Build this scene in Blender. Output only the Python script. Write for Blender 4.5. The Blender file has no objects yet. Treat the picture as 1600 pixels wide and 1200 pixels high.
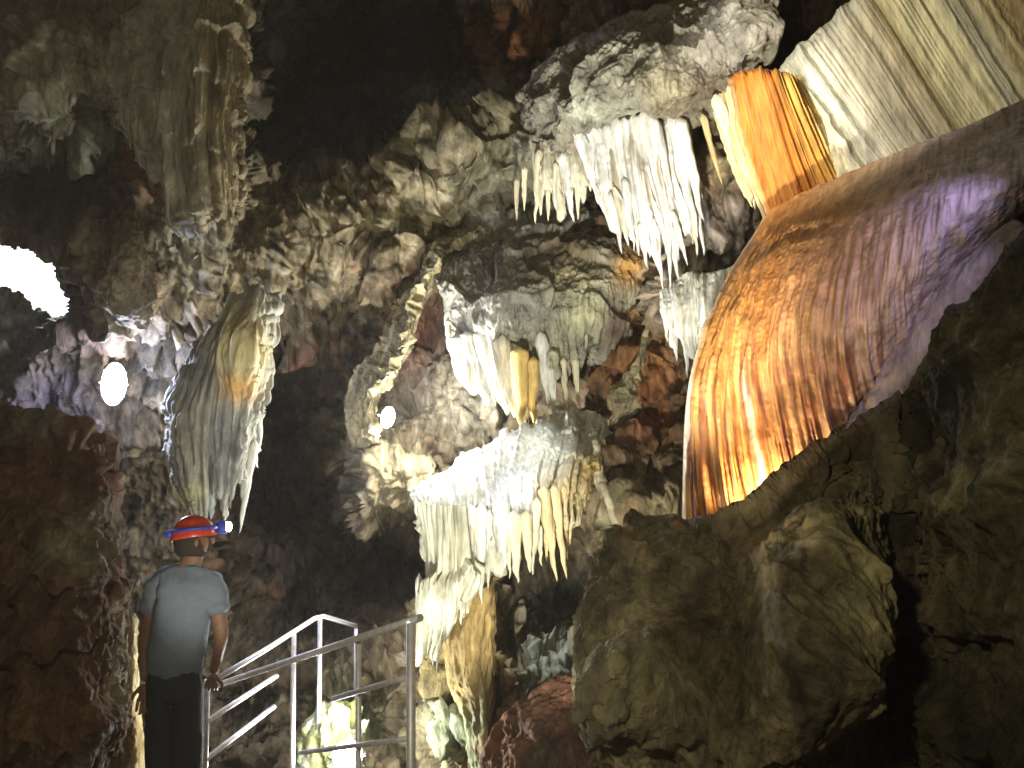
import bpy, math, random
import numpy as np
from mathutils import Vector, Matrix
R = math.radians
SC = bpy.context.scene
COL = SC.collection
random.seed(7)
RNG = np.random.default_rng(11)

# ------------------------------------------------------------------ camera
CAM_LOC = np.array([0.0, 0.0, 1.6])
PITCH = R(12)
FPX = 1537.0                       # focal length in pixels of the 1600 wide photograph
cam_d = bpy.data.cameras.new('camera'); cam = bpy.data.objects.new('camera', cam_d); COL.objects.link(cam)
cam.location = CAM_LOC; cam.rotation_euler = (R(90) + PITCH, 0, 0)
cam_d.sensor_width = 36; cam_d.lens = FPX / 1600 * 36; cam_d.clip_start = .05; cam_d.clip_end = 500
SC.camera = cam
FW = np.array([0, math.cos(PITCH), math.sin(PITCH)]); UP = np.array([0, -math.sin(PITCH), math.cos(PITCH)]); RT = np.array([1., 0, 0])
def P(x, y, d):
    """point that stands d metres ahead of the viewpoint, seen at pixel x, y of the 1600x1200 photograph"""
    x = np.asarray(x, float); y = np.asarray(y, float); d = np.asarray(d, float)
    a = ((x - 800) / FPX * d)[..., None]; b = ((600 - y) / FPX * d)[..., None]
    return CAM_LOC + d[..., None] * FW + a * RT + b * UP

# ------------------------------------------------------------------ world, sun, exposure
w = bpy.data.worlds.new('World'); SC.world = w; w.use_nodes = True
nt = w.node_tree; nt.nodes.clear()
sky = nt.nodes.new('ShaderNodeTexSky'); sky.sky_type = 'NISHITA'; sky.sun_disc = False
sky.sun_elevation = R(38); sky.sun_rotation = R(-35)
bg = nt.nodes.new('ShaderNodeBackground'); bg.inputs[1].default_value = .15
wo = nt.nodes.new('ShaderNodeOutputWorld')
nt.links.new(sky.outputs[0], bg.inputs[0]); nt.links.new(bg.outputs[0], wo.inputs[0])
sl = bpy.data.lights.new('sun', 'SUN'); sl.energy = 4; sl.angle = R(.5); sl.color = (1, .95, .86)
so = bpy.data.objects.new('sun', sl); COL.objects.link(so)
sd = Vector((math.sin(R(-35)) * math.cos(R(38)), math.cos(R(-35)) * math.cos(R(38)), math.sin(R(38))))
so.rotation_euler = sd.to_track_quat('Z', 'Y').to_euler(); so.location = (0, 0, 30)
SC.view_settings.view_transform = 'Standard'; SC.view_settings.look = 'None'
SC.view_settings.exposure = 1.0; SC.view_settings.gamma = 1
SC.render.engine = 'CYCLES'
SC.cycles.max_bounces = 5; SC.cycles.diffuse_bounces = 3; SC.cycles.glossy_bounces = 2
SC.cycles.sample_clamp_indirect = 4; SC.cycles.use_denoising = True

def aim(o, tgt):
    v = Vector(tgt) - o.location
    o.rotation_euler = v.to_track_quat('-Z', 'Y').to_euler()
def lamp_light(kind, pos, tgt, energy, colr, size=.08, angle=100, blend=.6):
    l = bpy.data.lights.new('lamp_light', kind); l.energy = energy; l.color = colr
    l.shadow_soft_size = size
    if kind == 'SPOT': l.spot_size = R(angle); l.spot_blend = blend
    o = bpy.data.objects.new('lamp_light', l); COL.objects.link(o); o.location = Vector(pos)
    if tgt is not None: aim(o, tgt)
    return o
# unseen lights out of view or behind rocks, some added only to brighten formations (x, y, distance), target, watts, colour
HID = [
    ('SPOT', (840, 1420, 2.7), (1010, 180, 7), 780, (1, .97, .86), .10, 38),     # floor lamp for the white stalactites
    ('SPOT', (700, -330, 4.6), (1330, 150, 6.2), 195, (1, .95, .80), .10, 52),   # lamp high on the left for ledge and draperies
    ('SPOT', (560, -360, 4.2), (750, 735, 7.0), 620, (.97, .98, 1), .08, 20),    # added light from above to whiten the terrace top, no known lamp
    ('SPOT', (740, 1450, 3.6), (820, 700, 7.5), 330, (1, .96, .82), .12, 46),    # added low light to brighten the middle formations
    ('SPOT', (1195, 812, 5.02), (1175, 640, 5.25), 17, (1, .74, .42), .03, 150), # behind the boulder, under the flowstone
    ('SPOT', (880, 1380, 2.6), (1200, 450, 5.2), 76, (1, .82, .58), .08, 34),    # warm floor lamp for the flowstone
    ('SPOT', (1780, -60, 3.2), (1430, 400, 4.5), 34, (.62, .54, 1), .05, 34),    # violet lamp on the flowstone
    ('SPOT', (430, 1480, 3.0), (330, 600, 7.4), 85, (1, .95, .78), .1, 26),     # floor lamp, left shield
    ('SPOT', (480, 1600, 4.4), (230, 140, 7.5), 760, (1, .96, .80), .1, 58),     # floor lamp, upper left wall
    ('POINT', (-500, -700, .75), None, 92, (1, .90, .62), .12, 0),                # added fill light beside the viewpoint for the near rocks, no real lamp
]
for k, p, t, e, c, s, a in HID:
    lamp_light(k, P(*p), None if t is None else P(*t), e, c, s, a)

# ------------------------------------------------------------------ noise
_g = RNG.normal(size=(256, 3)); _g /= np.linalg.norm(_g, axis=1)[:, None]; _g = _g.astype(np.float32)
_pm = RNG.permutation(256).astype(np.int32); _pm = np.concatenate([_pm, _pm])
def pn(p, seed=0):
    sh = p.shape[:-1]; p = np.ascontiguousarray(p.reshape(-1, 3), np.float32) + np.float32(seed * 17.37)
    i = np.floor(p).astype(np.int32); f = p - i; u = f * f * f * (f * (f * 6 - 15) + 10); i &= 255
    def gr(a, b, c):
        h = _pm[_pm[_pm[(i[:, 0] + a) & 255] + ((i[:, 1] + b) & 255)] + ((i[:, 2] + c) & 255)]
        g = _g[h]
        return g[:, 0] * (f[:, 0] - a) + g[:, 1] * (f[:, 1] - b) + g[:, 2] * (f[:, 2] - c)
    L = lambda a, b, t: a + (b - a) * t
    r = L(L(L(gr(0,0,0), gr(1,0,0), u[:,0]), L(gr(0,1,0), gr(1,1,0), u[:,0]), u[:,1]),
          L(L(gr(0,0,1), gr(1,0,1), u[:,0]), L(gr(0,1,1), gr(1,1,1), u[:,0]), u[:,1]), u[:,2])
    return (r * 1.5).reshape(sh)
def fbm(p, o=4, seed=0, gain=.5):
    s = 0; a = 1; t = 0
    for k in range(o):
        s = s + a * pn(p * 2 ** k, seed + k); t += a; a *= gain
    return s / t * 1.3
def ridge(p, o=3, seed=0):
    s = 0; a = 1; t = 0
    for k in range(o):
        s = s + a * (1 - 2 * np.abs(pn(p * 2 ** k, seed + k))); t += a; a *= .5
    return s / t
def sstep(a, b, x):
    t = np.clip((x - a) / (b - a), 0, 1); return t * t * (3 - 2 * t)
def mix(a, b, t):
    return np.asarray(a) * (1 - t[..., None]) + np.asarray(b) * t[..., None]

def drip(p, f=1.6, amp=.12, seed=0, flute=7.):
    """draped ledges with ragged hanging edges, 0..amp"""
    st = p * np.array([flute, flute * .35, flute * .12])
    fl = pn(st, seed + 3); fl2 = pn(st * 2.3, seed + 4)
    ph = p[..., 2] * f + 1.5 * pn(p * .8, seed + 1) + .35 * fl + .16 * fl2
    s = ph - np.floor(ph)
    on = sstep(-.35, .25, pn(p * np.array([.9, .9, .9]), seed + 9))
    return amp * ((1 - s) ** 1.4 * sstep(0, .08, s)) * (.35 + .65 * on) + amp * .32 * (.5 - np.abs(fl)) + amp * .14 * fl2
def knob(p, f=3., amp=.1, seed=0):
    q = p + .25 * np.stack([pn(p * 1.7, seed + 21), pn(p * 1.7, seed + 22), pn(p * 1.7, seed + 23)], -1)
    return amp * (fbm(q * f * .4, 2, seed + 30) * 1.7 + fbm(q * f * np.array([1, 1, .7]), 5, seed + 40, .62) * 1.1 - np.abs(pn(q * f * 1.3, seed + 50)) * .8)

# ------------------------------------------------------------------ mesh and materials
def mesh_obj(name, V, F, mat, parent=None, colr=None, smooth=True, uv=None):
    me = bpy.data.meshes.new(name)
    V = np.asarray(V, np.float32).reshape(-1, 3); F = np.asarray(F, np.int32); k = F.shape[1]
    me.vertices.add(len(V)); me.vertices.foreach_set('co', V.ravel())
    me.loops.add(F.size); me.loops.foreach_set('vertex_index', F.ravel())
    me.polygons.add(len(F)); me.polygons.foreach_set('loop_start', np.arange(0, F.size, k, dtype=np.int32))
    try: me.polygons.foreach_set('loop_total', np.full(len(F), k, np.int32))
    except Exception: pass
    me.update(calc_edges=True)
    me.polygons.foreach_set('use_smooth', np.full(len(F), smooth, bool))
    if colr is not None:
        c = np.ones((len(V), 4), np.float32); c[:, :3] = np.clip(np.asarray(colr).reshape(-1, 3), .004, .92)
        at = me.color_attributes.new('mineral_and_light', 'FLOAT_COLOR', 'POINT'); at.data.foreach_set('color', c.ravel())
    me.materials.append(mat)
    o = bpy.data.objects.new(name, me); COL.objects.link(o)
    if parent: o.parent = parent
    return o
def grid_faces(nu, nv, off=0, flip=False):
    i = np.arange(nu - 1)[:, None] * nv + np.arange(nv - 1)[None]
    q = np.stack([i, i + 1, i + nv + 1, i + nv], -1).reshape(-1, 4) + off
    return q[:, ::-1] if flip else q
def thing(name, label, cat, loc=(0, 0, 0), group=None):
    o = bpy.data.objects.new(name, None); COL.objects.link(o); o.empty_display_size = .1
    o.location = Vector(loc); o['label'] = label; o['category'] = cat
    if group: o['group'] = group
    return o
def adopt(root, *ch):
    """parts keep their place in the world under the thing's base"""
    for c in ch:
        c.parent = root; c.matrix_parent_inverse = Matrix.Translation(root.location).inverted()
    return root
def tag(o, label, cat, group=None):
    o['label'] = label; o['category'] = cat
    if group: o['group'] = group
    return o
def struct(o): o['kind'] = 'structure'; return o

def stone_mat(name, rough=.75, spec=.35, sc=14, stretch=(1, 1, 1), bump=.5, var=.5, coat=0., fine=60, dist=.02):
    m = bpy.data.materials.new(name); m.use_nodes = True; t = m.node_tree; N = t.nodes; K = t.links
    b = N['Principled BSDF']; b.inputs['Roughness'].default_value = rough
    b.inputs['Specular IOR Level'].default_value = spec
    b.inputs['Coat Weight'].default_value = coat; b.inputs['Coat Roughness'].default_value = .25
    at = N.new('ShaderNodeAttribute'); at.attribute_name = 'mineral_and_light'
    tc = N.new('ShaderNodeTexCoord'); mp = N.new('ShaderNodeMapping'); mp.inputs['Scale'].default_value = stretch
    K.new(tc.outputs['Object'], mp.inputs['Vector'])
    n1 = N.new('ShaderNodeTexNoise'); n1.inputs['Scale'].default_value = sc; n1.inputs['Detail'].default_value = 9; n1.inputs['Roughness'].default_value = .68
    n2 = N.new('ShaderNodeTexNoise'); n2.inputs['Scale'].default_value = fine; n2.inputs['Detail'].default_value = 5; n2.inputs['Roughness'].default_value = .7
    vo = N.new('ShaderNodeTexVoronoi'); vo.inputs['Scale'].default_value = sc * 1.6
    for n in (n1, n2, vo): K.new(mp.outputs[0], n.inputs['Vector'])
    mr = N.new('ShaderNodeMapRange'); mr.inputs['From Min'].default_value = .3; mr.inputs['From Max'].default_value = .7
    mr.inputs['To Min'].default_value = 1 - var; mr.inputs['To Max'].default_value = 1 + var
    K.new(n1.outputs[0], mr.inputs['Value'])
    vm = N.new('ShaderNodeVectorMath'); vm.operation = 'SCALE'
    K.new(at.outputs['Color'], vm.inputs[0]); K.new(mr.outputs[0], vm.inputs['Scale'])
    K.new(vm.outputs[0], b.inputs['Base Color'])
    a1 = N.new('ShaderNodeMath'); a1.operation = 'MULTIPLY_ADD'; a1.inputs[1].default_value = .35
    K.new(n2.outputs[0], a1.inputs[0]); K.new(n1.outputs[0], a1.inputs[2])
    a2 = N.new('ShaderNodeMath'); a2.operation = 'MULTIPLY_ADD'; a2.inputs[1].default_value = .3
    K.new(vo.outputs['Distance'], a2.inputs[0]); K.new(a1.outputs[0], a2.inputs[2])
    bp = N.new('ShaderNodeBump'); bp.inputs['Strength'].default_value = bump; bp.inputs['Distance'].default_value = dist
    K.new(a2.outputs[0], bp.inputs['Height']); K.new(bp.outputs[0], b.inputs['Normal'])
    rr = N.new('ShaderNodeMapRange'); rr.inputs['To Min'].default_value = rough - .2; rr.inputs['To Max'].default_value = min(1, rough + .2)
    K.new(n1.outputs[0], rr.inputs['Value']); K.new(rr.outputs[0], b.inputs['Roughness'])
    return m
M_ROCK = stone_mat('cave_rock', .8, .3, 9, (1, 1, .45), 1., .55, 0, 45, .05)
M_BOULDER = stone_mat('boulder_rock', .85, .25, 12, (1, 1, .8), 1., .45, 0, 55, .05)
M_FLOW = stone_mat('wet_flowstone', .5, .4, 16, (1, 1, .12), .9, .4, .1, 60, .02)
M_CALC = stone_mat('white_calcite', .68, .35, 22, (1, 1, .15), .9, .35, 0, 80, .02)

def plain(name, c, rough=.5, metal=0., emit=0., ecol=None, bump=0, sc=60, var=.15):
    m = bpy.data.materials.new(name); m.use_nodes = True; t = m.node_tree; N = t.nodes; K = t.links
    b = N['Principled BSDF']; b.inputs['Metallic'].default_value = metal; b.inputs['Roughness'].default_value = rough
    n = N.new('ShaderNodeTexNoise'); n.inputs['Scale'].default_value = sc; n.inputs['Detail'].default_value = 5
    tc = N.new('ShaderNodeTexCoord'); K.new(tc.outputs['Object'], n.inputs['Vector'])
    cr = N.new('ShaderNodeValToRGB'); cr.color_ramp.elements[0].position = .3; cr.color_ramp.elements[1].position = .7
    cr.color_ramp.elements[0].color = (*[v * (1 - var) for v in c], 1); cr.color_ramp.elements[1].color = (*[min(1, v * (1 + var)) for v in c], 1)
    K.new(n.outputs[0], cr.inputs[0]); K.new(cr.outputs[0], b.inputs['Base Color'])
    if bump:
        bp = N.new('ShaderNodeBump'); bp.inputs['Strength'].default_value = bump; bp.inputs['Distance'].default_value = .01
        K.new(n.outputs[0], bp.inputs['Height']); K.new(bp.outputs[0], b.inputs['Normal'])
    if emit:
        b.inputs['Emission Color'].default_value = (*(ecol or c), 1); b.inputs['Emission Strength'].default_value = emit
    return m
M_STEEL = plain('galvanised_steel', (.78, .78, .82), .5, .4, sc=25)
M_BLACK = plain('black_housing', (.03, .03, .035), .5)
M_LENS = plain('lit_lens', (.9, .93, 1), .3, emit=60, ecol=(.85, .9, 1))
M_LENSW = plain('lit_lens_white', (.9, .93, 1), .3, emit=45, ecol=(.95, .97, 1))

def norm(a): return a / (np.linalg.norm(a, axis=-1, keepdims=True) + 1e-9)
def cr_interp(K, t):
    """Catmull-Rom through K[k,...] at t in 0..1"""
    K = np.asarray(K, float); n = len(K) - 1; x = np.clip(t * n, 0, n - 1e-6); i = x.astype(int); f = (x - i).reshape((-1,) + (1,) * (K.ndim - 1))
    g = lambda j: K[np.clip(j, 0, n)]
    p0, p1, p2, p3 = g(i - 1), g(i), g(i + 1), g(i + 2)
    return .5 * ((2 * p1) + (-p0 + p2) * f + (2 * p0 - 5 * p1 + 4 * p2 - p3) * f ** 2 + (-p0 + 3 * p1 - 3 * p2 + p3) * f ** 3)

def sheet(name, lines, nu, nv, colf, disp, mat, thick=.2, bulge=.0, jag=0., jagf=20, seed=0, pu=4, pv=8, top=0., raggedx=0.):
    """a body whose front follows streamlines (x, y, distance); closed behind by its own thickness"""
    nk = max(len(l) for l in lines)
    L = np.stack([cr_interp(l, np.linspace(0, 1, nk)) if len(l) != nk else np.asarray(l, float) for l in lines])   # k,nk,3
    u = np.linspace(0, 1, nu); v = np.linspace(0, 1, nv)
    A = cr_interp(L, u)                                     # nu,nk,3
    ln = np.ones(nu)
    if jag:
        q = np.stack([u * jagf, u * 0 + seed, u * 0], -1)
        j = .5 + .9 * pn(q, seed) + .5 * pn(q * 2.7, seed + 1) + .3 * pn(q * 6, seed + 2)
        ln = 1 - jag * np.clip(j, 0, 1.3)
    tv = v[None] * ln[:, None]
    n = nk - 1; x = np.clip(tv * n, 0, n - 1e-6); i = x.astype(int); f = (x - i)[..., None]; ii = np.arange(nu)[:, None]
    g = lambda j: A[ii, np.clip(j, 0, n)]
    p0, p1, p2, p3 = g(i - 1), g(i), g(i + 1), g(i + 2)
    S = .5 * ((2 * p1) + (-p0 + p2) * f + (2 * p0 - 5 * p1 + 4 * p2 - p3) * f ** 2 + (-p0 + 3 * p1 - 3 * p2 + p3) * f ** 3)
    if raggedx:
        e = np.abs(2 * u - 1)[:, None] ** 3
        qq = np.stack([S[..., 0] * .03, S[..., 1] * .03, S[..., 2] * 0 + seed], -1)
        S[..., 0] += raggedx * fbm(qq, 3, seed + 5) * e; S[..., 1] += raggedx * fbm(qq + 9, 3, seed + 6) * (1 - (1 - e) * sstep(.0, .1, v[None]) * sstep(1, .9, v[None]))
    U = np.repeat(u[:, None], nv, 1); Vv = np.repeat(v[None], nu, 0)
    prof = (1 - np.abs(2 * U - 1) ** pu) ** .5 * (1 - Vv ** pv) ** .5
    if top: prof = prof * (1 - (1 - Vv) ** top) ** .5
    S[..., 2] -= bulge * prof
    X = P(S[..., 0], S[..., 1], S[..., 2])
    ray = norm(X - CAM_LOC)
    du = np.gradient(X, axis=0); dv = np.gradient(X, axis=1); Nn = norm(np.cross(dv, du))
    s = np.sign((Nn * ray).sum(-1).mean()); Nn = -Nn * s
    Nn = norm(Nn - ray * .5)
    dd = disp(U, Vv, X, S) if disp else 0
    edge = np.clip(prof * 2.2, 0, 1)
    Xf = X + Nn * (dd * edge)[..., None]
    back = thick * (.06 + .94 * prof)
    Xb = X + ray * (back + bulge * prof * .5)[..., None]
    V = np.concatenate([Xf.reshape(-1, 3), Xb.reshape(-1, 3)])
    C = colf(U, Vv, X, S); C = np.concatenate([C.reshape(-1, 3), (C * 1).reshape(-1, 3)])
    n0 = nu * nv
    F = [grid_faces(nu, nv, 0), grid_faces(nu, nv, n0, True)]
    a = np.arange(nv - 1); b = np.arange(nu - 1)
    F.append(np.stack([a, a + n0, a + 1 + n0, a + 1], -1))
    a2 = a + (nu - 1) * nv; F.append(np.stack([a2, a2 + 1, a2 + 1 + n0, a2 + n0], -1))
    c = b * nv; F.append(np.stack([c, c + nv, c + nv + n0, c + n0], -1))
    c = b * nv + nv - 1; F.append(np.stack([c, c + n0, c + nv + n0, c + nv], -1))
    F = np.concatenate(F)
    if s < 0: F = F[:, ::-1]
    return mesh_obj(name, V, F, mat, None, C)

def stalactite(a, b, wd, base, seed, mat=None, nr=16, nl=26, flat=.8, parent=None, name='stalactite', pw=.65):
    """fluted tapering body from pixel/distance a to tip b; wd is its width in photo pixels at the root"""
    A = P(*a); B = P(*b); r0 = wd / 2 / FPX * a[2]
    t = np.linspace(0, 1, nl); th = np.linspace(0, 2 * np.pi, nr, endpoint=False)
    q = np.stack([t * 5, t * 0 + seed * 3.1, t * 0], -1)
    cx = A + (B - A) * t[:, None]
    wob = np.stack([pn(q, 1), pn(q, 2), 0 * t], -1) * r0 * .5
    cx = cx + wob * t[:, None]
    rr = r0 * np.sqrt(np.clip(t / .06 + .12, 0, 1)) * ((1 - t) ** pw * .93 + .07 * (1 - t ** 8)) * (1 + .22 * pn(q * 1.6, 3))
    T, H = np.meshgrid(t, th, indexing='ij')
    fl = 1 + .22 * pn(np.stack([np.cos(H) * 1.9 + seed, np.sin(H) * 1.9, T * 1.2], -1), 4) + .12 * pn(np.stack([np.cos(H) * 4 + seed, np.sin(H) * 4, T * 9], -1), 5)
    Rr = rr[:, None] * fl
    X = cx[:, None] + np.stack([np.cos(H) * Rr, np.sin(H) * Rr * flat, H * 0], -1)
    V = np.concatenate([X.reshape(-1, 3), A[None] + [[0, 0, .02]], (B - [0, 0, .004])[None]])
    i = (np.arange(nl - 1)[:, None] * nr + np.arange(nr)[None]); j = (np.arange(nl - 1)[:, None] * nr + (np.arange(nr)[None] + 1) % nr)
    F = np.stack([i, j, j + nr, i + nr], -1).reshape(-1, 4)
    k = np.arange(nr); k2 = (k + 1) % nr; n = nl * nr
    F = np.concatenate([F, np.stack([k2, k, 0 * k + n, 0 * k + n], -1)[:, :4], np.stack([k + (nl - 1) * nr, k2 + (nl - 1) * nr, 0 * k + n + 1, 0 * k + n + 1], -1)])
    # caps as tris written through separate polygons
    quads = F[:(nl - 1) * nr]; tris = np.concatenate([np.stack([k2, k, 0 * k + n], -1), np.stack([k + (nl - 1) * nr, k2 + (nl - 1) * nr, 0 * k + n + 1], -1)])
    base = np.asarray(base)
    n1 = pn(np.stack([np.cos(H) * 2 + seed, np.sin(H) * 2, T * 2], -1), 8)
    C = base * (1 + .25 * n1[..., None])
    C = np.concatenate([C.reshape(-1, 3), base[None], base[None]])
    me = bpy.data.meshes.new(name)
    me.from_pydata(V.tolist(), [], quads.tolist() + tris.tolist()); me.update()
    me.polygons.foreach_set('use_smooth', np.ones(len(me.polygons), bool))
    c4 = np.ones((len(V), 4), np.float32); c4[:, :3] = np.clip(C, .01, .92)
    at = me.color_attributes.new('mineral_and_light', 'FLOAT_COLOR', 'POINT'); at.data.foreach_set('color', c4.ravel())
    me.materials.append(mat or M_CALC)
    o = bpy.data.objects.new(name, me); COL.objects.link(o)
    return o

def blobs(X, Y, base, lst):
    """patches of mineral colour (x, y, rx, ry, turn, colour)"""
    C = np.zeros(X.shape + (3,)) + np.asarray(base)  # some patches carry painted shade of hollows, not stone colour
    for (x, y, rx, ry, a, c) in lst:
        ca, sa = math.cos(R(a)), math.sin(R(a)); dx = X - x; dy = Y - y
        e = ((dx * ca + dy * sa) / rx) ** 2 + ((-dx * sa + dy * ca) / ry) ** 2
        wgt = np.exp(-e ** 1.3); C = C * (1 - wgt[..., None]) + np.asarray(c) * wgt[..., None]
    return C

# ================================================================== SETTING
ANCH = np.array([
    (0,0,7.6),(100,150,7.2),(250,120,7.4),(345,100,7.3),(350,300,7.6),(60,300,9.2),(150,270,8.6),(60,450,9.5),(210,340,7.8),(190,450,7.9),(250,440,8.0),
    (100,600,8.6),(220,620,8.8),(60,700,8.6),(230,800,9.6),(230,1000,9.6),(400,60,9.6),(480,100,14),(600,80,15.5),(700,90,14),(480,200,12),(600,180,12.5),(420,290,8.9),(520,320,8.8),(620,300,8.9),
    (700,250,8.9),(760,230,8.6),(820,200,8.3),(770,90,11.5),(830,40,9.8),(930,40,8.8),(480,430,8.9),(420,420,8.4),(600,430,8.8),(540,520,9.8),(480,650,12),(440,800,12),(560,650,10.8),(500,780,12),(600,880,11.5),
    (500,930,11.5),(660,500,10.2),(640,600,10.0),(700,640,9.6),(760,650,9.2),(600,720,8.7),(600,780,8.8),(640,740,8.5),(780,500,9.6),(900,500,9.3),(860,350,9.4),(960,400,8.6),
    (1000,480,8.2),(1000,620,8.0),(1010,740,7.6),(940,850,7.8),(1040,800,6.9),(870,950,8.6),(900,880,8.4),(800,1000,8.2),(750,1050,7.0),(740,1150,6.8),(850,1080,7.4),(830,1160,6.6),
    (1060,450,7.4),(1150,350,7.3),(1100,300,7.4),(1240,60,7.9),(1300,150,7.9),(1600,50,7.6),(1500,-100,7.6),(1500,400,6.6),(1300,700,6.6),(1200,900,6.4),(1500,900,6.2),(440,1100,9),(600,1110,8.6),(560,1230,7.4),(680,1100,7.8),
    (-300,300,7),(-300,900,6),(300,-300,8),(900,-300,7),(1900,-200,7.6),(1900,600,6.2),(1500,1400,5),(700,1500,6),(100,1500,6)], float)
def wall_depth(X, Y):
    num = np.zeros(X.shape); den = np.zeros(X.shape)
    for x, y, d in ANCH:
        wgt = 1 / ((X - x) ** 2 + (Y - y) ** 2 + 25 ** 2) ** 2; num += wgt * d; den += wgt
    return num / den
def axis(lo, a, b, hi, step, n):
    s = np.linspace(0, 1, n + 1)[:-1] ** 1
    return np.concatenate([lo + (a - lo) * (1 - (1 - s) ** 2), np.arange(a, b, step), b + (hi - b) * np.linspace(0, 1, n) ** 2])
gx = axis(-1500, -60, 1660, 3000, 2.2, 60); gy = axis(-1300, -50, 1250, 2100, 2.2, 50)
GX, GY = np.meshgrid(gx, gy, indexing='ij')
# wavering of the grid makes overhangs irregular
qw = np.stack([GX * .012, GY * .012, GX * 0], -1)
D = wall_depth(GX + 26 * fbm(qw, 3, 50), GY + 26 * fbm(qw, 3, 55))
X = P(GX, GY, D)
du = np.gradient(X, axis=0); dv = np.gradient(X, axis=1); Nn = norm(np.cross(du, dv)); ray = norm(X - CAM_LOC)
Nn *= -np.sign((Nn * ray).sum(-1, keepdims=True)); Nn = norm(Nn - ray * .6)
kn = knob(X, 3.0, .19, 1); dr = drip(X, 1.7, .32, 2, 10)
wd = np.clip(sstep(-.2, .5, pn(X * .5, 77)) * .7 + .3, 0, 1)
fine = .07 * pn(X * np.array([9, 3.5, 2.2]), 90) + .055 * fbm(X * np.array([15, 6, 5]), 3, 92, .65) + .02 * pn(X * np.array([34, 14, 9]), 95)
calm = 1 - .9 * np.exp(-(((GX - 50) / 75) ** 2 + ((GY - 440) / 70) ** 2) ** 2)
X = X + Nn * ((kn + dr * wd + fine) * calm)[..., None]
tan = (.31, .26, .15); grey = (.34, .33, .24); pale = (.55, .50, .38); rust = (.26, .11, .045); dark = (.03, .025, .018); brown = (.15, .10, .06); green = (.2, .22, .15)
C = blobs(GX, GY, (.15, .115, .065), [
    (100,120,110,80,0,grey),(110,210,70,50,0,green),(230,150,90,80,0,grey),(350,180,50,200,0,(.30,.26,.17)),(300,330,60,100,0,grey),
    (230,270,60,40,0,rust),(600,80,230,150,0,dark),(480,160,110,110,0,dark),(60,300,110,40,0,dark),  # dark patches put the shade of the hollows into the wall colour
    (600,320,190,70,-10,(.34,.29,.17)),(820,220,120,80,-30,grey),(730,190,100,60,-40,tan),(800,60,90,60,0,rust),(460,430,90,60,0,tan),
    (480,700,120,240,0,(.06,.045,.04)),(600,880,80,90,0,(.07,.04,.03)),(540,690,40,50,0,tan),(650,520,40,90,0,(.2,.09,.06)),(720,620,80,70,0,pale),(610,740,60,80,0,tan),  # near-black patches paint the unlit void left of the terrace
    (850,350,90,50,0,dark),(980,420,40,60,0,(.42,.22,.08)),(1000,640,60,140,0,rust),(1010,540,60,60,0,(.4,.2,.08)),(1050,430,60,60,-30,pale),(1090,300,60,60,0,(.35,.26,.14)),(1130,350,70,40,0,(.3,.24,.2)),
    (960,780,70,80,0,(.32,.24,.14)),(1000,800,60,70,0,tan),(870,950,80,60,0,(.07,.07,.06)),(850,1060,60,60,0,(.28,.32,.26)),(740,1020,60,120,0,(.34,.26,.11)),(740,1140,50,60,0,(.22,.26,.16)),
    (830,1150,70,60,0,(.24,.12,.07)),(180,500,60,80,0,brown),(100,650,90,80,0,(.12,.1,.12)),(550,1130,60,60,0,(.3,.3,.12)),(250,560,60,60,0,(.16,.14,.11))])
n1 = fbm(X * np.array([3, 3, 1.2]), 4, 120); n2 = fbm(X * np.array([9, 4, 2.5]), 3, 130)
n3 = fbm(X * np.array([20, 20, 7]), 2, 133)
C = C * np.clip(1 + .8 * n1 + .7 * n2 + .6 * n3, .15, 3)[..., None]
C = mix(C, np.array([.55, .52, .42]) , sstep(.35, .8, n2 + .5 * n1) * .35 * sstep(.06, .2, C[..., 1]))
C = mix(C, np.array([.24, .10, .045]), sstep(.25, .7, fbm(X * 1.7, 3, 140)) * .5)
F = grid_faces(len(gx), len(gy))
# mouth of the cave towards daylight
hole = [(-90,375),(15,388),(55,396),(84,414),(96,446),(116,470),(112,494),(90,500),(64,486),(48,478),(42,458),(20,450),(-90,444)]
def inside(px, py, poly):
    r = np.zeros(px.shape, bool); n = len(poly)
    for i in range(n):
        x1, y1 = poly[i]; x2, y2 = poly[(i + 1) % n]
        if y1 == y2: continue
        c = ((y1 > py) != (y2 > py)) & (px < (x2 - x1) * (py - y1) / (y2 - y1) + x1); r ^= c
    return r
qq = np.stack([GX * .06, GY * .06, GX * 0], -1)
hx = (GX + 9 * fbm(qq, 3, 60)).ravel(); hy = (GY + 9 * fbm(qq, 3, 65)).ravel()
inn = inside(hx, hy, hole)
F = F[~inn[F].all(1)]
# the rim of the mouth: ring of rock going outward behind the opening is given by solid thickness
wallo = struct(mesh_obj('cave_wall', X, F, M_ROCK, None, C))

# vault behind and beside the viewer
th = np.linspace(0, 2 * np.pi, 120); yy = np.concatenate([np.linspace(-9.5, 7.5, 90)])
TH, YY = np.meshgrid(th, yy, indexing='ij')
rad = np.where(YY < -4, np.sqrt(np.clip(1 - ((YY + 4) / 5.5) ** 2, 0.0004, 1)), 1.)
V = np.stack([np.cos(TH) * 7.2 * rad, YY, 3.2 + np.sin(TH) * 4.6 * rad], -1)
ctr = np.stack([0 * YY, YY, 0 * YY + 3.2], -1)
V[-1] = V[0]
V = V + norm(ctr - V) * (knob(V, 1.2, .5, 5) + .25)[..., None]; V[-1] = V[0]
Cc = np.array([.13, .10, .07]) * (1 + .5 * fbm(V * 2, 3, 9))[..., None]
struct(mesh_obj('cave_vault', V, grid_faces(120, 90, 0, True), M_ROCK, None, Cc))

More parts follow.
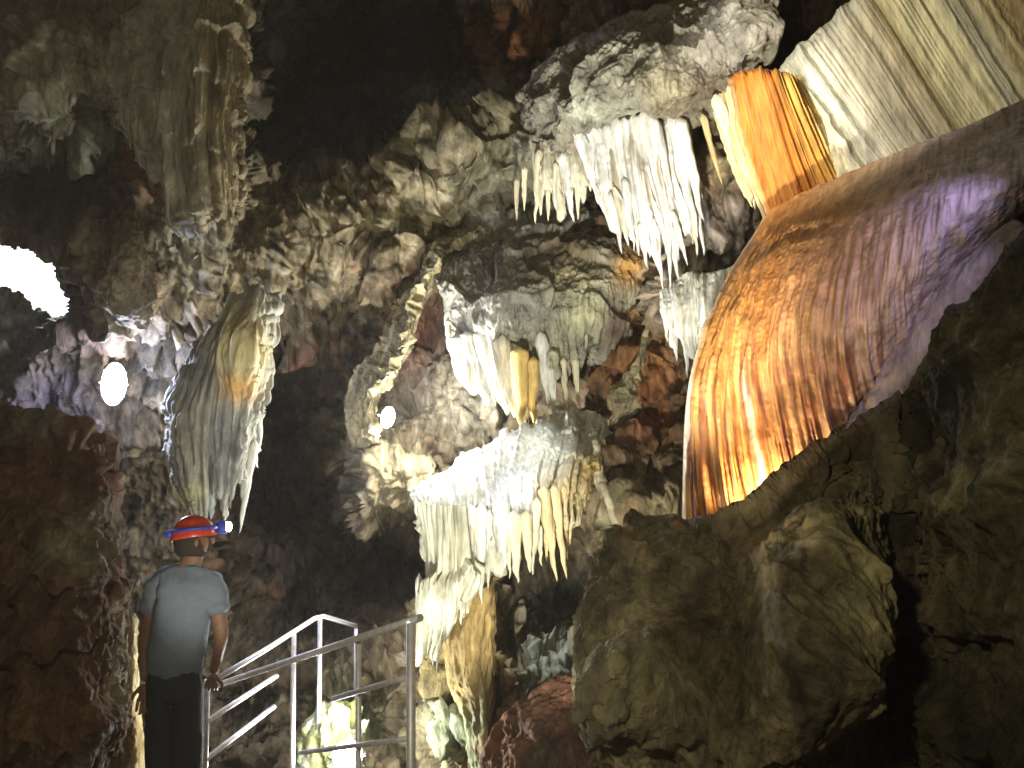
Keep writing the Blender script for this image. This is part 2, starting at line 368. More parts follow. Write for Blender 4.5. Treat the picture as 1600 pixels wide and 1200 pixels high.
# floor of the cave, one sheet
fx = np.linspace(-7.6, 7.6, 160); fy = np.linspace(-9, 8.4, 170)
FX, FY = np.meshgrid(fx, fy, indexing='ij')
FZ = 0 * FX; Pp = np.stack([FX, FY, FZ], -1)
FZ = .16 * fbm(Pp * .9, 4, 15) + .05 * ridge(Pp * 3, 3, 16) - .05
pth = sstep(1.6, .9, np.abs(FX + 1.0)) * sstep(6.4, 5.4, FY); FZ = FZ * (1 - pth) + .16 * pth
Pp[..., 2] = FZ
struct(mesh_obj('cave_floor', Pp, grid_faces(160, 170), M_BOULDER, None, np.array([.16, .12, .08]) * (1 + .4 * fbm(Pp * 3, 3, 19))[..., None]))

# ================================================================== FORMATIONS
def lerpc(stops, t):
    xs = [s[0] for s in stops]; return np.stack([np.interp(t, xs, [s[1][k] for s in stops]) for k in range(3)], -1)

# ---- the large orange and violet flowstone
def flow_disp(U, V, X, S):
    q = np.stack([U * 46, V * 2.2, U * 0], -1); q2 = np.stack([U * 110, V * 5.5, U * 0 + 4], -1)
    lo = sstep(.15, .7, V)
    lo = lo * sstep(.85, .5, U)
    return .034 * pn(q, 3) * (.14 + .86 * lo) + .018 * pn(q2, 6) * (.3 + .7 * lo) + .012 * pn(X * np.array([14, 14, 7]), 7) + .03 * fbm(X * 1.6, 3, 8) + .004 * pn(X * 40, 9)
def flow_col(U, V, X, S):
    base = lerpc([(0, (.72, .50, .27)), (.04, (.66, .29, .07)), (.3, (.60, .24, .06)), (.48, (.56, .31, .14)), (.62, (.52, .37, .29)), (.74, (.50, .42, .46)), (.86, (.42, .36, .38)), (1, (.26, .2, .2))], U + .04 * pn(X * 1.5, 4))  # lilac stops put part of the violet lamp's light into the colour
    q = np.stack([U * 62, V * 3.2, U * 0], -1); s1 = pn(q, 13); s2 = pn(q * np.array([2.6, 1.5, 1]), 14)
    lo = sstep(.25, .8, V) * sstep(.75, .5, U)
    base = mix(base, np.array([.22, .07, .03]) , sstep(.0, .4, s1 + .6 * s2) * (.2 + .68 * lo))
    base = mix(base, np.array([.80, .50, .22]), sstep(.1, .5, -s1 + .4 * s2) * (.08 + .4 * lo) * sstep(.5, .3, U))
    base = mix(base, np.array([.9, .8, .6]), np.exp(-((U - .262 + .01 * pn(X * 5, 5)) / (.003 + .02 * np.clip(V - .5, 0, 1))) ** 2) * sstep(.45, .65, V))  # painted highlight: hot streak of lamp glare put into the colour
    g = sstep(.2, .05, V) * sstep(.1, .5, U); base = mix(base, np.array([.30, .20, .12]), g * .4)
    base = mix(base, np.array([.8, .68, .5]), sstep(.022, .008, U))
    return base * (1 + .22 * pn(X * 9, 15) + .2 * pn(X * np.array([30, 30, 10]), 16))[..., None]
big = thing('flowstone', 'huge rippled flowstone curtain, orange at left fading to violet at right', 'flowstone', P(1180, 900, 5.2))
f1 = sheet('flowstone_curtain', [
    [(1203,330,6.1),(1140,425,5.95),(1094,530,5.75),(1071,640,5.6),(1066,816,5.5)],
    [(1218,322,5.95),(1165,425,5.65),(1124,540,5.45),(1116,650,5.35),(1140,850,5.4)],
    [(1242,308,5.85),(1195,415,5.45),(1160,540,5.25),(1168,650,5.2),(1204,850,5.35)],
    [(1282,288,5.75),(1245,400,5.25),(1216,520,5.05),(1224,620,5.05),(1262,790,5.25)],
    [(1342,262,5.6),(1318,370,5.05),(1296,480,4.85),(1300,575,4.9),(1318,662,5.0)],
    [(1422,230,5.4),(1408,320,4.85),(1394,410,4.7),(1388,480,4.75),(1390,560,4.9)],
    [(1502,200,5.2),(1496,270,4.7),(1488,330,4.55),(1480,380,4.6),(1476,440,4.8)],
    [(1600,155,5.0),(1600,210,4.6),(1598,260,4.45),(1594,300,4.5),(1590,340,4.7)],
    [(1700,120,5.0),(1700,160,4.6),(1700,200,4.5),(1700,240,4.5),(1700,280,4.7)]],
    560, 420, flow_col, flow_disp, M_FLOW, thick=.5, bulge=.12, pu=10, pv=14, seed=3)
f2 = sheet('flowstone_lip', [
    [(1560,330,4.75),(1600,350,4.6),(1640,380,4.6)],
    [(1470,425,4.85),(1510,425,4.65),(1560,440,4.6)],
    [(1390,530,4.95),(1440,525,4.75),(1490,530,4.7)],
    [(1330,620,5.05),(1375,610,4.85),(1420,620,4.8)],
    [(1290,690,5.1),(1330,690,4.95),(1370,700,4.9)]], 160, 90,
    lambda U, V, X, S: mix(np.array([.36, .31, .33]), np.array([.20, .15, .10]), V) * (1 + .3 * fbm(X * 6, 3, 4))[..., None],
    lambda U, V, X, S: .03 * fbm(X * 4, 3, 7) + .008 * pn(X * 20, 2), M_FLOW, thick=.35, bulge=.05, pu=10)
adopt(big, f1, f2)

# ---- upper draperies
def drap_disp(U, V, X, S):
    q = np.stack([U * 26, V * .5, U * 0], -1); q2 = np.stack([U * 70, V * 1.1, U * 0 + 2], -1)
    return .045 * pn(q, 23) + .016 * pn(q2, 24) + .02 * fbm(X * 2, 2, 25)
def orange_col(U, V, X, S):
    q = np.stack([U * 9, V * .7, U * 0], -1); s = pn(q, 31) + .5 * pn(q * np.array([4, 2.5, 1]), 32)
    b = lerpc([(0, (.75, .55, .3)), (.06, (.58, .23, .04)), (.55, (.54, .22, .035)), (.8, (.66, .38, .08)), (1, (.8, .62, .28))], U)
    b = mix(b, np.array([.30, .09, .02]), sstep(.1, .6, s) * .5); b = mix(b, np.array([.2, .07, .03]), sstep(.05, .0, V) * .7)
    return b * (1 + .2 * pn(X * np.array([25, 25, 8]), 33))[..., None]
od = thing('drapery', 'burnt orange ribbed drapery hanging above the flowstone', 'drapery', P(1200, 340, 6.3))
o1 = sheet('drapery_sheet', [
    [(1138,118,6.5),(1150,180,6.45),(1172,260,6.4),(1202,345,6.3)],
    [(1180,108,6.2),(1200,180,6.15),(1222,260,6.1),(1245,330,6.1)],
    [(1215,110,6.1),(1240,175,6.05),(1268,245,6.05),(1295,305,6.0)],
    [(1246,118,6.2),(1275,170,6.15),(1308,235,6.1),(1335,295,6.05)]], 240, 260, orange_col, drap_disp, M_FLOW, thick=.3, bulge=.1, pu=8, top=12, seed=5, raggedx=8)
adopt(od, o1)
def cream_col(U, V, X, S):
    b = lerpc([(0, (.84, .72, .42)), (.06, (.80, .74, .55)), (.17, (.72, .70, .58)), (.28, (.66, .60, .47)), (.34, (.38, .35, .26)), (.47, (.44, .38, .26)), (.54, (.30, .25, .13)), (.6, (.50, .45, .27)), (.72, (.48, .43, .26)), (.78, (.30, .28, .2)), (.86, (.34, .28, .14)), (.93, (.2, .13, .05)), (1, (.3, .26, .14))], U + .012 * pn(X * 3, 2))
    q = np.stack([U * 55, V * 1.2, U * 0], -1); s = pn(q, 41) + .6 * pn(q * np.array([2.7, 2, 1]), 42)
    b = mix(b, b * np.array([.42, .36, .28]), sstep(.1, .6, s) * .4)
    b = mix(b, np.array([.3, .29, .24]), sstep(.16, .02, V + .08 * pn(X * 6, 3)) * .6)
    return b * (1 + .18 * fbm(X * np.array([12, 12, 5]), 3, 43))[..., None]
cd = thing('drapery', 'broad cream and olive striped drapery wall at the top right corner', 'drapery', P(1450, 260, 5.8))
c1 = sheet('drapery_sheet', [
    [(1205,112,6.35),(1250,170,6.2),(1290,235,6.05),(1325,305,5.9)],
    [(1250,70,6.3),(1300,140,6.15),(1350,210,6.0),(1395,275,5.85)],
    [(1310,20,6.2),(1360,90,6.05),(1410,170,5.9),(1460,245,5.75)],
    [(1370,-40,6.1),(1420,40,5.95),(1475,130,5.8),(1530,215,5.65)],
    [(1440,-90,6.0),(1490,-10,5.85),(1545,80,5.7),(1610,180,5.5)],
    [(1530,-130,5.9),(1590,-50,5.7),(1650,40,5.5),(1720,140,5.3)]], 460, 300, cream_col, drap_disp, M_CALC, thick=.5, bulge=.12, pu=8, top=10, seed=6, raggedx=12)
adopt(cd, c1)

# ---- pale ledge with its stalactites
ld = thing('stalactite_ledge', 'pale grey overhanging ledge fringed with bright white stalactites, left of the orange drapery', 'stalactite ledge', P(1000, 300, 6.9))
def ledge_col(U, V, X, S):
    b = blobs(S[..., 0], S[..., 1], (.42, .38, .29), [(950,50,60,40,0,(.34,.30,.27)),(1030,60,60,50,0,(.6,.57,.46)),(940,110,80,50,0,(.5,.48,.38)),(860,150,50,50,0,(.4,.37,.3)),(1130,60,50,60,0,(.42,.40,.36)),(1120,130,30,40,0,(.2,.15,.1)),(1060,160,60,40,0,(.4,.36,.24)),(940,180,70,30,0,(.62,.64,.52))])
    n = fbm(X * np.array([8, 8, 5]), 4, 50)
    return mix(b * (1 + .35 * n)[..., None], np.array([.14, .11, .08]), sstep(.35, .7, ridge(X * 3.3, 3, 51) ) * .45)
l1 = sheet('ledge_rock', [
    [(812,140,8.2),(822,180,7.9),(830,215,7.7),(836,262,7.8)],
    [(850,92,7.9),(868,140,7.5),(880,190,7.25),(884,235,7.4)],
    [(915,52,7.6),(930,110,7.15),(940,170,6.9),(946,215,7.1)],
    [(990,22,7.4),(1005,90,6.95),(1015,160,6.7),(1020,205,6.9)],
    [(1070,-8,7.2),(1085,60,6.8),(1090,140,6.55),(1092,200,6.8)],
    [(1150,-50,7.0),(1160,30,6.7),(1160,95,6.5),(1152,150,6.65)],
    [(1230,-90,6.9),(1215,-20,6.7),(1200,40,6.6),(1178,100,6.6)]], 420, 260, ledge_col,
    lambda U, V, X, S: knob(X, 2.6, .16, 9) + .03 * fbm(X * 9, 4, 3, .6) + .012 * pn(X * 30, 4), M_BOULDER, thick=.7, bulge=.18, pu=6, top=8, pv=6, seed=9, raggedx=14)
white = (.84, .83, .78); cream = (.78, .72, .52)
def white_col(c0=(.86, .86, .82), c1=(.5, .42, .22)):
    def f(U, V, X, S):
        q = np.stack([U * 30, V * 1.5, U * 0], -1)
        return mix(np.asarray(c0), np.asarray(c1), sstep(.1, .6, pn(q, 61) + .4 * pn(q * 2.2, 62)) * .7) * (1 + .15 * pn(X * 12, 63))[..., None]
    return f
def fringe_disp(a=.07, f=22):
    def g(U, V, X, S):
        q = np.stack([U * f, V * 1.0, U * 0], -1)
        return a * (pn(q, 71) + .45 * pn(q * np.array([2.6, 1.6, 1]), 72)) + .012 * pn(X * 20, 73)
    return g
l2 = sheet('stalactite_curtain', [
    [(905,190,7.2),(912,235,7.1),(925,290,7.1),(940,330,7.1)],
    [(950,175,7.05),(955,245,6.9),(970,320,6.9),(985,385,6.9)],
    [(1000,178,6.95),(1010,260,6.8),(1030,350,6.8),(1040,415,6.85)],
    [(1045,180,6.95),(1055,260,6.85),(1072,330,6.85),(1080,390,6.9)],
    [(1075,185,7.1),(1085,250,7.0),(1096,310,7.0),(1100,360,7.0)]], 300, 200, white_col(), fringe_disp(.07, 16), M_CALC, thick=.25, bulge=.08, jag=.3, jagf=16, seed=12)
l3 = sheet('stalactite_curtain', [
    [(1108,150,6.7),(1125,210,6.6),(1150,280,6.55),(1175,330,6.5)],
    [(1128,120,6.6),(1145,190,6.5),(1172,270,6.45),(1198,350,6.4)],
    [(1142,112,6.6),(1160,190,6.5),(1185,270,6.45),(1206,350,6.4)]], 90, 160, white_col((.72, .60, .34), (.55, .34, .10)), fringe_disp(.03, 8), M_CALC, thick=.2, bulge=.05, jag=.25, jagf=5, seed=15)
l4 = sheet('stalactite_curtain', [
    [(832,225,7.7),(834,262,7.6),(836,300,7.6),(836,335,7.6)],
    [(870,220,7.5),(874,262,7.4),(880,300,7.4),(884,345,7.4)],
    [(915,215,7.3),(920,262,7.2),(926,290,7.2),(932,320,7.2)]], 140, 140, white_col((.74, .70, .54), (.4, .32, .16)), fringe_disp(.06, 9), M_CALC, thick=.2, bulge=.05, jag=.55, jagf=9, seed=18)
parts = [l1, l2, l3, l4]
for k, (x, y, x2, y2, wdt, d, c) in enumerate([
    (843,235,836,350,15,7.5,cream),(858,240,856,346,14,7.5,cream),(880,240,897,348,20,7.35,white),(899,225,903,345,16,7.3,cream),(905,200,935,320,26,7.1,white),
    (925,195,968,360,28,6.95,white),(948,195,985,385,24,6.9,white),(962,185,1000,400,22,6.85,white),(990,180,1018,405,24,6.8,white),(1006,175,1045,410,30,6.78,white),
    (1022,185,1065,392,22,6.75,white),(1050,180,1092,372,22,6.7,white),(1062,185,1098,345,24,6.68,white),(1035,300,1060,440,16,6.8,white),(1010,330,1030,432,15,6.8,white),(1078,300,1090,400,13,6.75,cream),
    (975,280,993,392,14,6.8,white),(1118,150,1180,330,22,6.5,cream),(1098,180,1128,290,12,6.6,(.5,.4,.2)),(820,262,818,330,11,7.7,cream),(808,280,806,345,10,7.8,(.6,.52,.34)),(868,255,870,330,9,7.4,cream),
    (1050,330,1075,415,12,6.7,white),(1000,350,1012,420,12,6.8,white),(915,200,940,290,16,7.05,white),(935,195,960,320,16,6.95,white),(975,185,1010,330,18,6.82,white),(1015,180,1040,330,18,6.75,white),(1040,300,1048,450,13,6.75,white),(1060,200,1080,330,16,6.68,white),(1085,300,1100,400,12,6.8,white),(955,300,972,398,12,6.85,white),(1020,300,1036,455,13,6.78,white)]):
    parts.append(stalactite((x, y, d), (x2, y2, d), wdt, c, k + 1))
adopt(ld, *parts)

# ---- small white drapery behind the edge of the flowstone
wd_ = thing('calcite_drapery', 'small white calcite drapery hanging behind the left edge of the orange flowstone', 'drapery', P(1095, 620, 6.9))
w1 = sheet('drapery_sheet', [
    [(1030,455,7.2),(1036,480,7.05),(1042,510,7.0),(1050,540,7.0)],
    [(1070,430,7.1),(1074,470,6.9),(1080,520,6.85),(1088,575,6.85)],
    [(1110,425,7.0),(1112,475,6.8),(1116,540,6.75),(1120,640,6.75)],
    [(1160,410,6.9),(1160,475,6.75),(1160,560,6.7),(1150,650,6.7)]], 150, 180, white_col((.80, .80, .72), (.45, .40, .26)), fringe_disp(.06, 12), M_CALC, thick=.2, bulge=.07, jag=.4, jagf=9, seed=27, raggedx=8, top=6)
parts = [w1]
for k, (x, y, x2, y2, wdt, d, c) in enumerate([(1052,500,1058,565,12,6.95,white),(1068,505,1074,590,12,6.9,white),(1086,520,1094,620,13,6.82,white),(1040,490,1042,535,10,7.0,cream)]):
    parts.append(stalactite((x, y, d), (x2, y2, d), wdt, c, k + 131))
adopt(wd_, *parts)

# ---- hanging mass in the middle
hm = thing('hanging_formation', 'grey hanging rock mass with white and yellow stalactites, in the middle of the cave', 'hanging formation', P(830, 640, 7.9))
def hang_col(U, V, X, S):
    b = blobs(S[..., 0], S[..., 1], (.38, .37, .31), [(760,430,60,50,0,(.36,.33,.28)),(720,420,24,60,0,(.48,.47,.36)),(880,400,80,30,0,(.16,.12,.07)),(890,440,60,30,0,(.34,.3,.18)),(975,430,22,30,0,(.62,.34,.1)),(930,490,60,40,0,(.55,.54,.36)),(960,510,24,60,0,(.2,.15,.12)),(790,490,60,30,0,(.42,.42,.38)),(850,570,60,50,0,(.5,.48,.33))])
    return b * (1 + .32 * fbm(X * np.array([7, 7, 2.2]), 4, 55))[..., None]
h1 = sheet('formation_rock', [
    [(690,392,9.2),(688,450,8.4),(696,500,8.3),(702,545,8.3)],
    [(748,340,9.3),(748,430,8.1),(752,490,7.95),(760,560,8.05)],
    [(812,322,9.3),(812,440,8.05),(815,520,7.85),(818,600,7.95)],
    [(884,318,9.3),(882,440,8.1),(884,530,7.9),(880,620,8.0)],
    [(945,330,9.1),(945,430,8.15),(942,500,8.0),(925,580,8.05)],
    [(1006,380,9.0),(1000,440,8.3),(990,500,8.2),(965,555,8.3)]], 360, 280, hang_col,
    lambda U, V, X, S: knob(X, 2.6, .085, 19) + .09 * (sstep(-.05, .05, pn(X * np.array([2.6, 1, 2.2]), 26)) - .5) + drip(X, 2.2, .03, 20, 9) + .03 * pn(np.stack([U * 30, V * 3, U * 0], -1), 22) * sstep(.3, .8, V) + .02 * ridge(X * np.array([14, 14, 5]), 3, 21), M_ROCK, thick=.9, bulge=.14, pu=7, top=14, pv=8, seed=20, jag=.22, jagf=10, raggedx=10)
h2 = sheet('stalactite_curtain', [
    [(703,530,8.05),(706,560,8.0),(712,585,8.0),(722,600,8.0)],
    [(745,515,7.9),(752,560,7.85),(760,600,7.85),(772,640,7.85)],
    [(785,520,7.85),(795,570,7.8),(803,620,7.8),(812,662,7.8)],
    [(820,560,7.85),(825,600,7.8),(828,635,7.8),(832,670,7.8)]], 200, 160, white_col((.86, .84, .76), (.75, .58, .25)), fringe_disp(.06, 14), M_CALC, thick=.25, bulge=.07, jag=.28, jagf=11, seed=22)
parts = [h1, h2]
yel = (.82, .58, .2)
for k, (x, y, x2, y2, wdt, d, c) in enumerate([
    (712,525,722,600,18,7.9,white),(728,520,748,612,20,7.85,white),(748,518,775,635,22,7.8,white),(768,520,792,640,18,7.78,white),(785,525,812,664,20,7.75,cream),(812,545,818,674,34,7.68,yel),(833,560,833,668,24,7.7,yel),
    (845,520,858,640,22,7.75,white),(860,575,866,650,16,7.75,(.8,.8,.74)),(880,560,884,640,14,7.85,cream),(898,560,904,635,13,7.9,cream),(912,470,918,545,12,7.9,cream),(925,465,930,540,11,7.9,cream),(938,460,944,535,11,7.95,cream),
    (800,540,806,640,12,7.8,cream),(700,500,701,550,12,8.1,cream),(970,420,972,475,14,8.2,(.66,.36,.1)),(958,425,958,470,12,8.2,(.66,.4,.14)),(985,420,988,480,12,8.2,(.5,.24,.08))]):
    parts.append(stalactite((x, y, d), (x2, y2, d), wdt, c, k + 41))
adopt(hm, *parts)

# ---- lower terrace
lt = thing('flowstone_terrace', 'sloping white flowstone terrace with long drips, right of the handrail', 'flowstone', P(770, 900, 6.8))
def ter_col(U, V, X, S):
    b = blobs(S[..., 0], S[..., 1], (.56, .56, .45), [(700,745,60,36,-20,(.9,.9,.88)),(760,710,60,20,-28,(.9,.9,.88)),(800,740,40,20,-35,(.5,.52,.46)),(800,780,50,30,-35,(.8,.82,.84)),(850,690,50,25,-25,(.68,.70,.58)),(880,780,50,40,0,(.72,.6,.32)),(930,740,40,40,0,(.5,.36,.14)),(690,820,20,30,0,(.44,.42,.32)),(870,860,40,60,0,(.78,.64,.34))])
    q = np.stack([U * 40, V * 3, U * 0], -1)
    b = mix(b, b * np.array([.5, .46, .4]), sstep(.15, .6, pn(q, 81) + .4 * pn(X * 14, 82)) * .7)
    return b * (1 + .2 * fbm(X * 10, 3, 83))[..., None]
t1 = sheet('terrace_flow', [
    [(640,772,7.1),(648,785,6.9),(655,800,6.8),(665,860,6.75),(668,900,6.75)],
    [(690,735,7.3),(695,765,6.85),(700,800,6.65),(705,860,6.6),(706,905,6.6)],
    [(750,705,7.5),(752,745,6.95),(754,790,6.65),(756,850,6.6),(757,900,6.6)],
    [(810,672,7.7),(800,720,7.1),(792,775,6.7),(800,840,6.6),(808,895,6.6)],
    [(870,645,7.8),(862,695,7.2),(848,755,6.8),(852,820,6.7),(856,880,6.7)],
    [(930,650,7.8),(920,690,7.4),(905,735,7.05),(895,790,6.9),(888,850,6.9)],
    [(965,690,7.8),(955,710,7.6),(940,735,7.4),(925,760,7.2),(910,790,7.1)]], 420, 320, ter_col,
    lambda U, V, X, S: .07 * pn(np.stack([U * 17, V * 1.5, U * 0], -1), 84) + .035 * pn(np.stack([U * 42, V * 4, U * 0], -1), 85) + drip(X, 3.2, .06, 86, 12) + .01 * pn(X * 30, 87),
    M_CALC, thick=.55, bulge=.08, pu=8, pv=10, jag=.3, jagf=13, seed=30, raggedx=8)
t2 = sheet('hanging_column', [
    [(652,785,6.75),(664,880,6.7),(664,960,6.7),(650,1040,6.7)],
    [(690,790,6.5),(694,880,6.45),(690,960,6.5),(672,1045,6.55)],
    [(725,790,6.5),(728,870,6.45),(722,930,6.5),(718,975,6.55)],
    [(742,800,6.7),(745,860,6.65),(740,900,6.65),(735,950,6.7)]], 180, 260,
    lambda U, V, X, S: mix(np.array([.68, .67, .52]), np.array([.38, .37, .28]), sstep(-.1, .5, pn(np.stack([U * 10, V * 3, U * 0], -1), 91))) * (1 + .2 * fbm(X * 9, 3, 92))[..., None],
    lambda U, V, X, S: .05 * pn(np.stack([U * 8, V * 2.2, U * 0], -1), 93) + .02 * pn(np.stack([U * 26, V * 4, U * 0], -1), 94) + .07 * sstep(.44, .52, V) * sstep(.95, .6, V), M_CALC, thick=.3, bulge=.16, jag=.22, jagf=7, seed=31, pu=3)
parts = [t1, t2]
gw = (.66, .67, .56)
for k, (x, y, x2, y2, wdt, d, c) in enumerate([
    (655,900,655,1045,15,6.6,gw),(672,900,676,1042,16,6.55,gw),(686,880,684,1052,13,6.55,gw),(700,880,700,965,20,6.45,gw),(716,880,722,978,18,6.45,gw),(735,790,742,925,26,6.5,gw),(752,790,752,945,22,6.48,(.7,.7,.6)),(764,800,762,920,14,6.5,gw),
    (782,780,790,890,30,6.5,(.72,.74,.68)),(803,800,808,912,26,6.5,(.76,.72,.52)),(822,800,828,896,22,6.5,(.8,.7,.44)),(838,780,832,900,18,6.55,(.76,.72,.56)),(850,760,868,910,20,6.6,(.8,.66,.36)),(866,760,884,905,18,6.65,(.82,.68,.38)),(880,760,886,895,14,6.75,(.74,.55,.24)),
    (792,830,796,905,12,6.5,cream),(842,820,846,885,12,6.6,cream)]):
    parts.append(stalactite((x, y, d), (x2, y2, d), wdt, c, k + 71))
adopt(lt, *parts)

# slender ochre column below the terrace
oc = thing('cave_column', 'slender ochre column running down from the terrace to the floor', 'column', P(745, 1230, 6.7))
adopt(oc, sheet('column_shaft', [
    [(690,960,7.0),(700,1040,6.95),(722,1120,6.9),(735,1230,6.9)],
    [(718,940,6.75),(722,1040,6.7),(738,1120,6.7),(745,1230,6.7)],
    [(750,920,6.7),(752,1020,6.65),(756,1100,6.65),(758,1230,6.65)],
    [(772,900,6.9),(772,1000,6.85),(772,1080,6.85),(770,1230,6.85)]], 150, 260,
    lambda U, V, X, S: mix(mix(np.array([.42, .30, .12]), np.array([.3, .32, .2]), sstep(.4, .8, V)), np.array([.16, .08, .03]), sstep(.1, .5, fbm(X * np.array([8, 8, 2.5]), 3, 97))),
    lambda U, V, X, S: .06 * pn(np.stack([U * 6, V * 2.5, U * 0], -1), 98) + .03 * ridge(X * np.array([11, 11, 4]), 3, 99), M_ROCK, thick=.3, bulge=.15, pu=3, seed=40, raggedx=10))

# ---- left shield
ls = thing('hanging_shield', 'grey fluted shield formation with a yellow orange bulge, above the person', 'hanging formation', P(330, 820, 7.2))
def sh_col(U, V, X, S):
    b = blobs(S[..., 0], S[..., 1], (.40, .40, .33), [(378,545,38,66,0,(.86,.74,.36)),(372,605,30,26,0,(.66,.38,.12)),(345,560,10,60,0,(.34,.3,.2)),(310,520,30,30,0,(.28,.22,.15)),(300,690,36,70,0,(.46,.43,.30)),(345,700,26,60,0,(.34,.35,.32)),(300,770,20,20,0,(.6,.56,.3))])
    q = np.stack([U * 12, V * 2, U * 0], -1)
    return mix(b, b * .5, sstep(0, .5, pn(q, 101) + .4 * pn(X * 9, 102)) * .7) * (1 + .2 * fbm(X * 8, 3, 103))[..., None]
s1 = sheet('shield_rock', [
    [(352,478,7.6),(296,560,7.5),(260,640,7.45),(260,720,7.45),(290,795,7.4)],
    [(372,462,7.45),(326,545,7.3),(292,640,7.15),(296,720,7.15),(308,812,7.2)],
    [(392,452,7.35),(358,545,7.25),(338,640,7.2),(335,720,7.2),(333,812,7.2)],
    [(412,450,7.25),(392,545,7.0),(378,640,7.1),(370,720,7.15),(360,815,7.2)],
    [(432,462,7.5),(418,560,7.35),(406,640,7.3),(402,700,7.35),(388,800,7.35)]], 260, 340, sh_col,
    lambda U, V, X, S: .07 * pn(np.stack([U * 7, V * 2, U * 0], -1), 104) + .03 * pn(np.stack([U * 22, V * 4, U * 0], -1), 105) + .09 * np.exp(-(((S[..., 0] - 378) / 30) ** 2 + ((S[..., 1] - 560) / 62) ** 2) ** 2) + .02 * ridge(X * np.array([10, 10, 4]), 3, 106),
    M_CALC, thick=.5, bulge=.16, pu=4, pv=5, top=8, jag=.2, jagf=7, seed=50, raggedx=22)
parts = [s1]
for k, (x, y, x2, y2, wdt, d, c) in enumerate([(398,690,372,835,16,7.2,(.78,.77,.68)),(284,740,292,800,26,7.2,(.6,.58,.36)),(308,740,312,812,24,7.15,(.6,.6,.5)),(352,750,350,815,24,7.2,(.5,.5,.45)),(332,750,330,812,22,7.2,(.4,.42,.4)),
    (405,640,398,720,12,7.3,gw),(410,500,414,620,12,7.3,cream),(422,490,424,545,12,7.35,(.55,.52,.38)),(300,640,296,700,14,7.15,gw),(350,600,348,640,10,7.05,(.5,.26,.08)),(376,590,376,640,12,7.05,(.6,.34,.1)),(390,585,388,628,10,7.1,(.55,.3,.1))]):
    parts.append(stalactite((x, y, d), (x2, y2, d), wdt, c, k + 101))
adopt(ls, *parts)

# ---- lit stone nose at the left
def rocky(name, label, lines, nu, nv, c, amp=.12, f=3., seed=0, thick=.5, bulge=.2, pu=4, pv=6, top=6, ragged=14, cat='rock', mat=None, part='rock_face', c2=None, streak=0., patches=(), lobes=()):
    r = thing(name, label, cat, P(*[np.mean([l[-1][k] for l in lines]) for k in range(3)]))
    def colf(U, V, X, S):
        n = fbm(X * np.array([4, 4, 2]), 4, seed + 3)
        a = np.zeros(U.shape + (3,)) + np.asarray(c)
        if c2 is not None: a = mix(a, np.asarray(c2), sstep(-.15, .4, fbm(X * 1.6, 3, seed + 4)))
        for (px_, py_, rx, ry, c_) in patches:
            wg = np.exp(-(((S[..., 0] - px_) / rx) ** 2 + ((S[..., 1] - py_) / ry) ** 2) ** 1.5); a = mix(a, np.asarray(c_), wg * np.clip(.75 + 1.2 * n, 0, 1))
        return a * np.clip(1 + .7 * n + .6 * fbm(X * np.array([14, 14, 8]), 3, seed + 13, .65), .1, 3)[..., None]
    def dsp(U, V, X, S):
        e = knob(X, f, amp, seed) + .35 * amp * fbm(X * np.array([1, 1, .6]) * f * 3.3, 4, seed + 5, .6) + .01 * pn(X * 28, seed + 6)
        for (px_, py_, rx, ry, h_) in lobes: e = e + h_ * np.exp(-(((S[..., 0] - px_) / rx) ** 2 + ((S[..., 1] - py_) / ry) ** 2) ** 1.4)
        if streak: e = e + streak * (drip(X, 1.8, 1., seed + 8, 8) - .3)
        return e
    adopt(r, sheet(part, lines, nu, nv, colf, dsp, mat or M_BOULDER, thick=thick, bulge=bulge, pu=pu, pv=pv, top=top, seed=seed, raggedx=ragged))
    return r
rocky('rock_outcrop', 'pale jutting stone nose above the daylight gap at the left', [
    [(128,350,8.3),(130,400,8.2),(132,450,8.2),(138,520,8.3)],
    [(145,320,8.1),(150,390,7.7),(152,450,7.6),(150,530,7.7)],
    [(185,310,8.0),(190,380,7.5),(188,440,7.4),(180,530,7.6)],
    [(225,300,8.0),(225,370,7.6),(222,440,7.6),(215,520,7.8)],
    [(245,330,8.2),(250,390,8.1),(248,450,8.1),(240,500,8.2)]], 150, 220, (.36, .30, .2), .1, 4, 200, bulge=.15, c2=(.2, .13, .07), thick=.6)

# fluted drapery at the upper left
def fl_col(U, V, X, S):
    b = mix(np.array([.44, .43, .34]), np.array([.32, .27, .16]), sstep(.4, .75, U))
    return b * (1 + .6 * fbm(X * np.array([8, 8, 1.5]), 4, 210))[..., None]
fd = thing('fluted_drapery', 'tall dim fluted drapery beside the black hollow at the upper left', 'drapery', P(320, 400, 7.3))
adopt(fd, sheet('drapery_sheet', [
    [(180,60,7.5),(185,120,7.4),(190,190,7.4),(205,240,7.5)],
    [(235,-20,7.4),(240,80,7.15),(245,200,7.1),(270,330,7.2)],
    [(295,-60,7.3),(295,80,7.0),(290,230,7.0),(310,400,7.1)],
    [(345,-60,7.3),(345,80,7.0),(340,220,7.0),(345,390,7.1)],
    [(380,-60,7.6),(378,80,7.4),(372,200,7.3),(378,330,7.5)]], 320, 420, fl_col,
    lambda U, V, X, S: .09 * pn(np.stack([U * 9, V * 1.3, U * 0], -1), 211) + .06 * pn(np.stack([U * 26, V * 2, U * 0], -1), 212) + .03 * pn(np.stack([U * 60, V * 6, U * 0], -1), 217) + drip(X, 2.2, .12, 213, 8) + .02 * ridge(X * np.array([14, 14, 4]), 3, 214),
    M_ROCK, thick=.5, bulge=.15, pu=4, jag=.2, jagf=8, seed=60, raggedx=16))

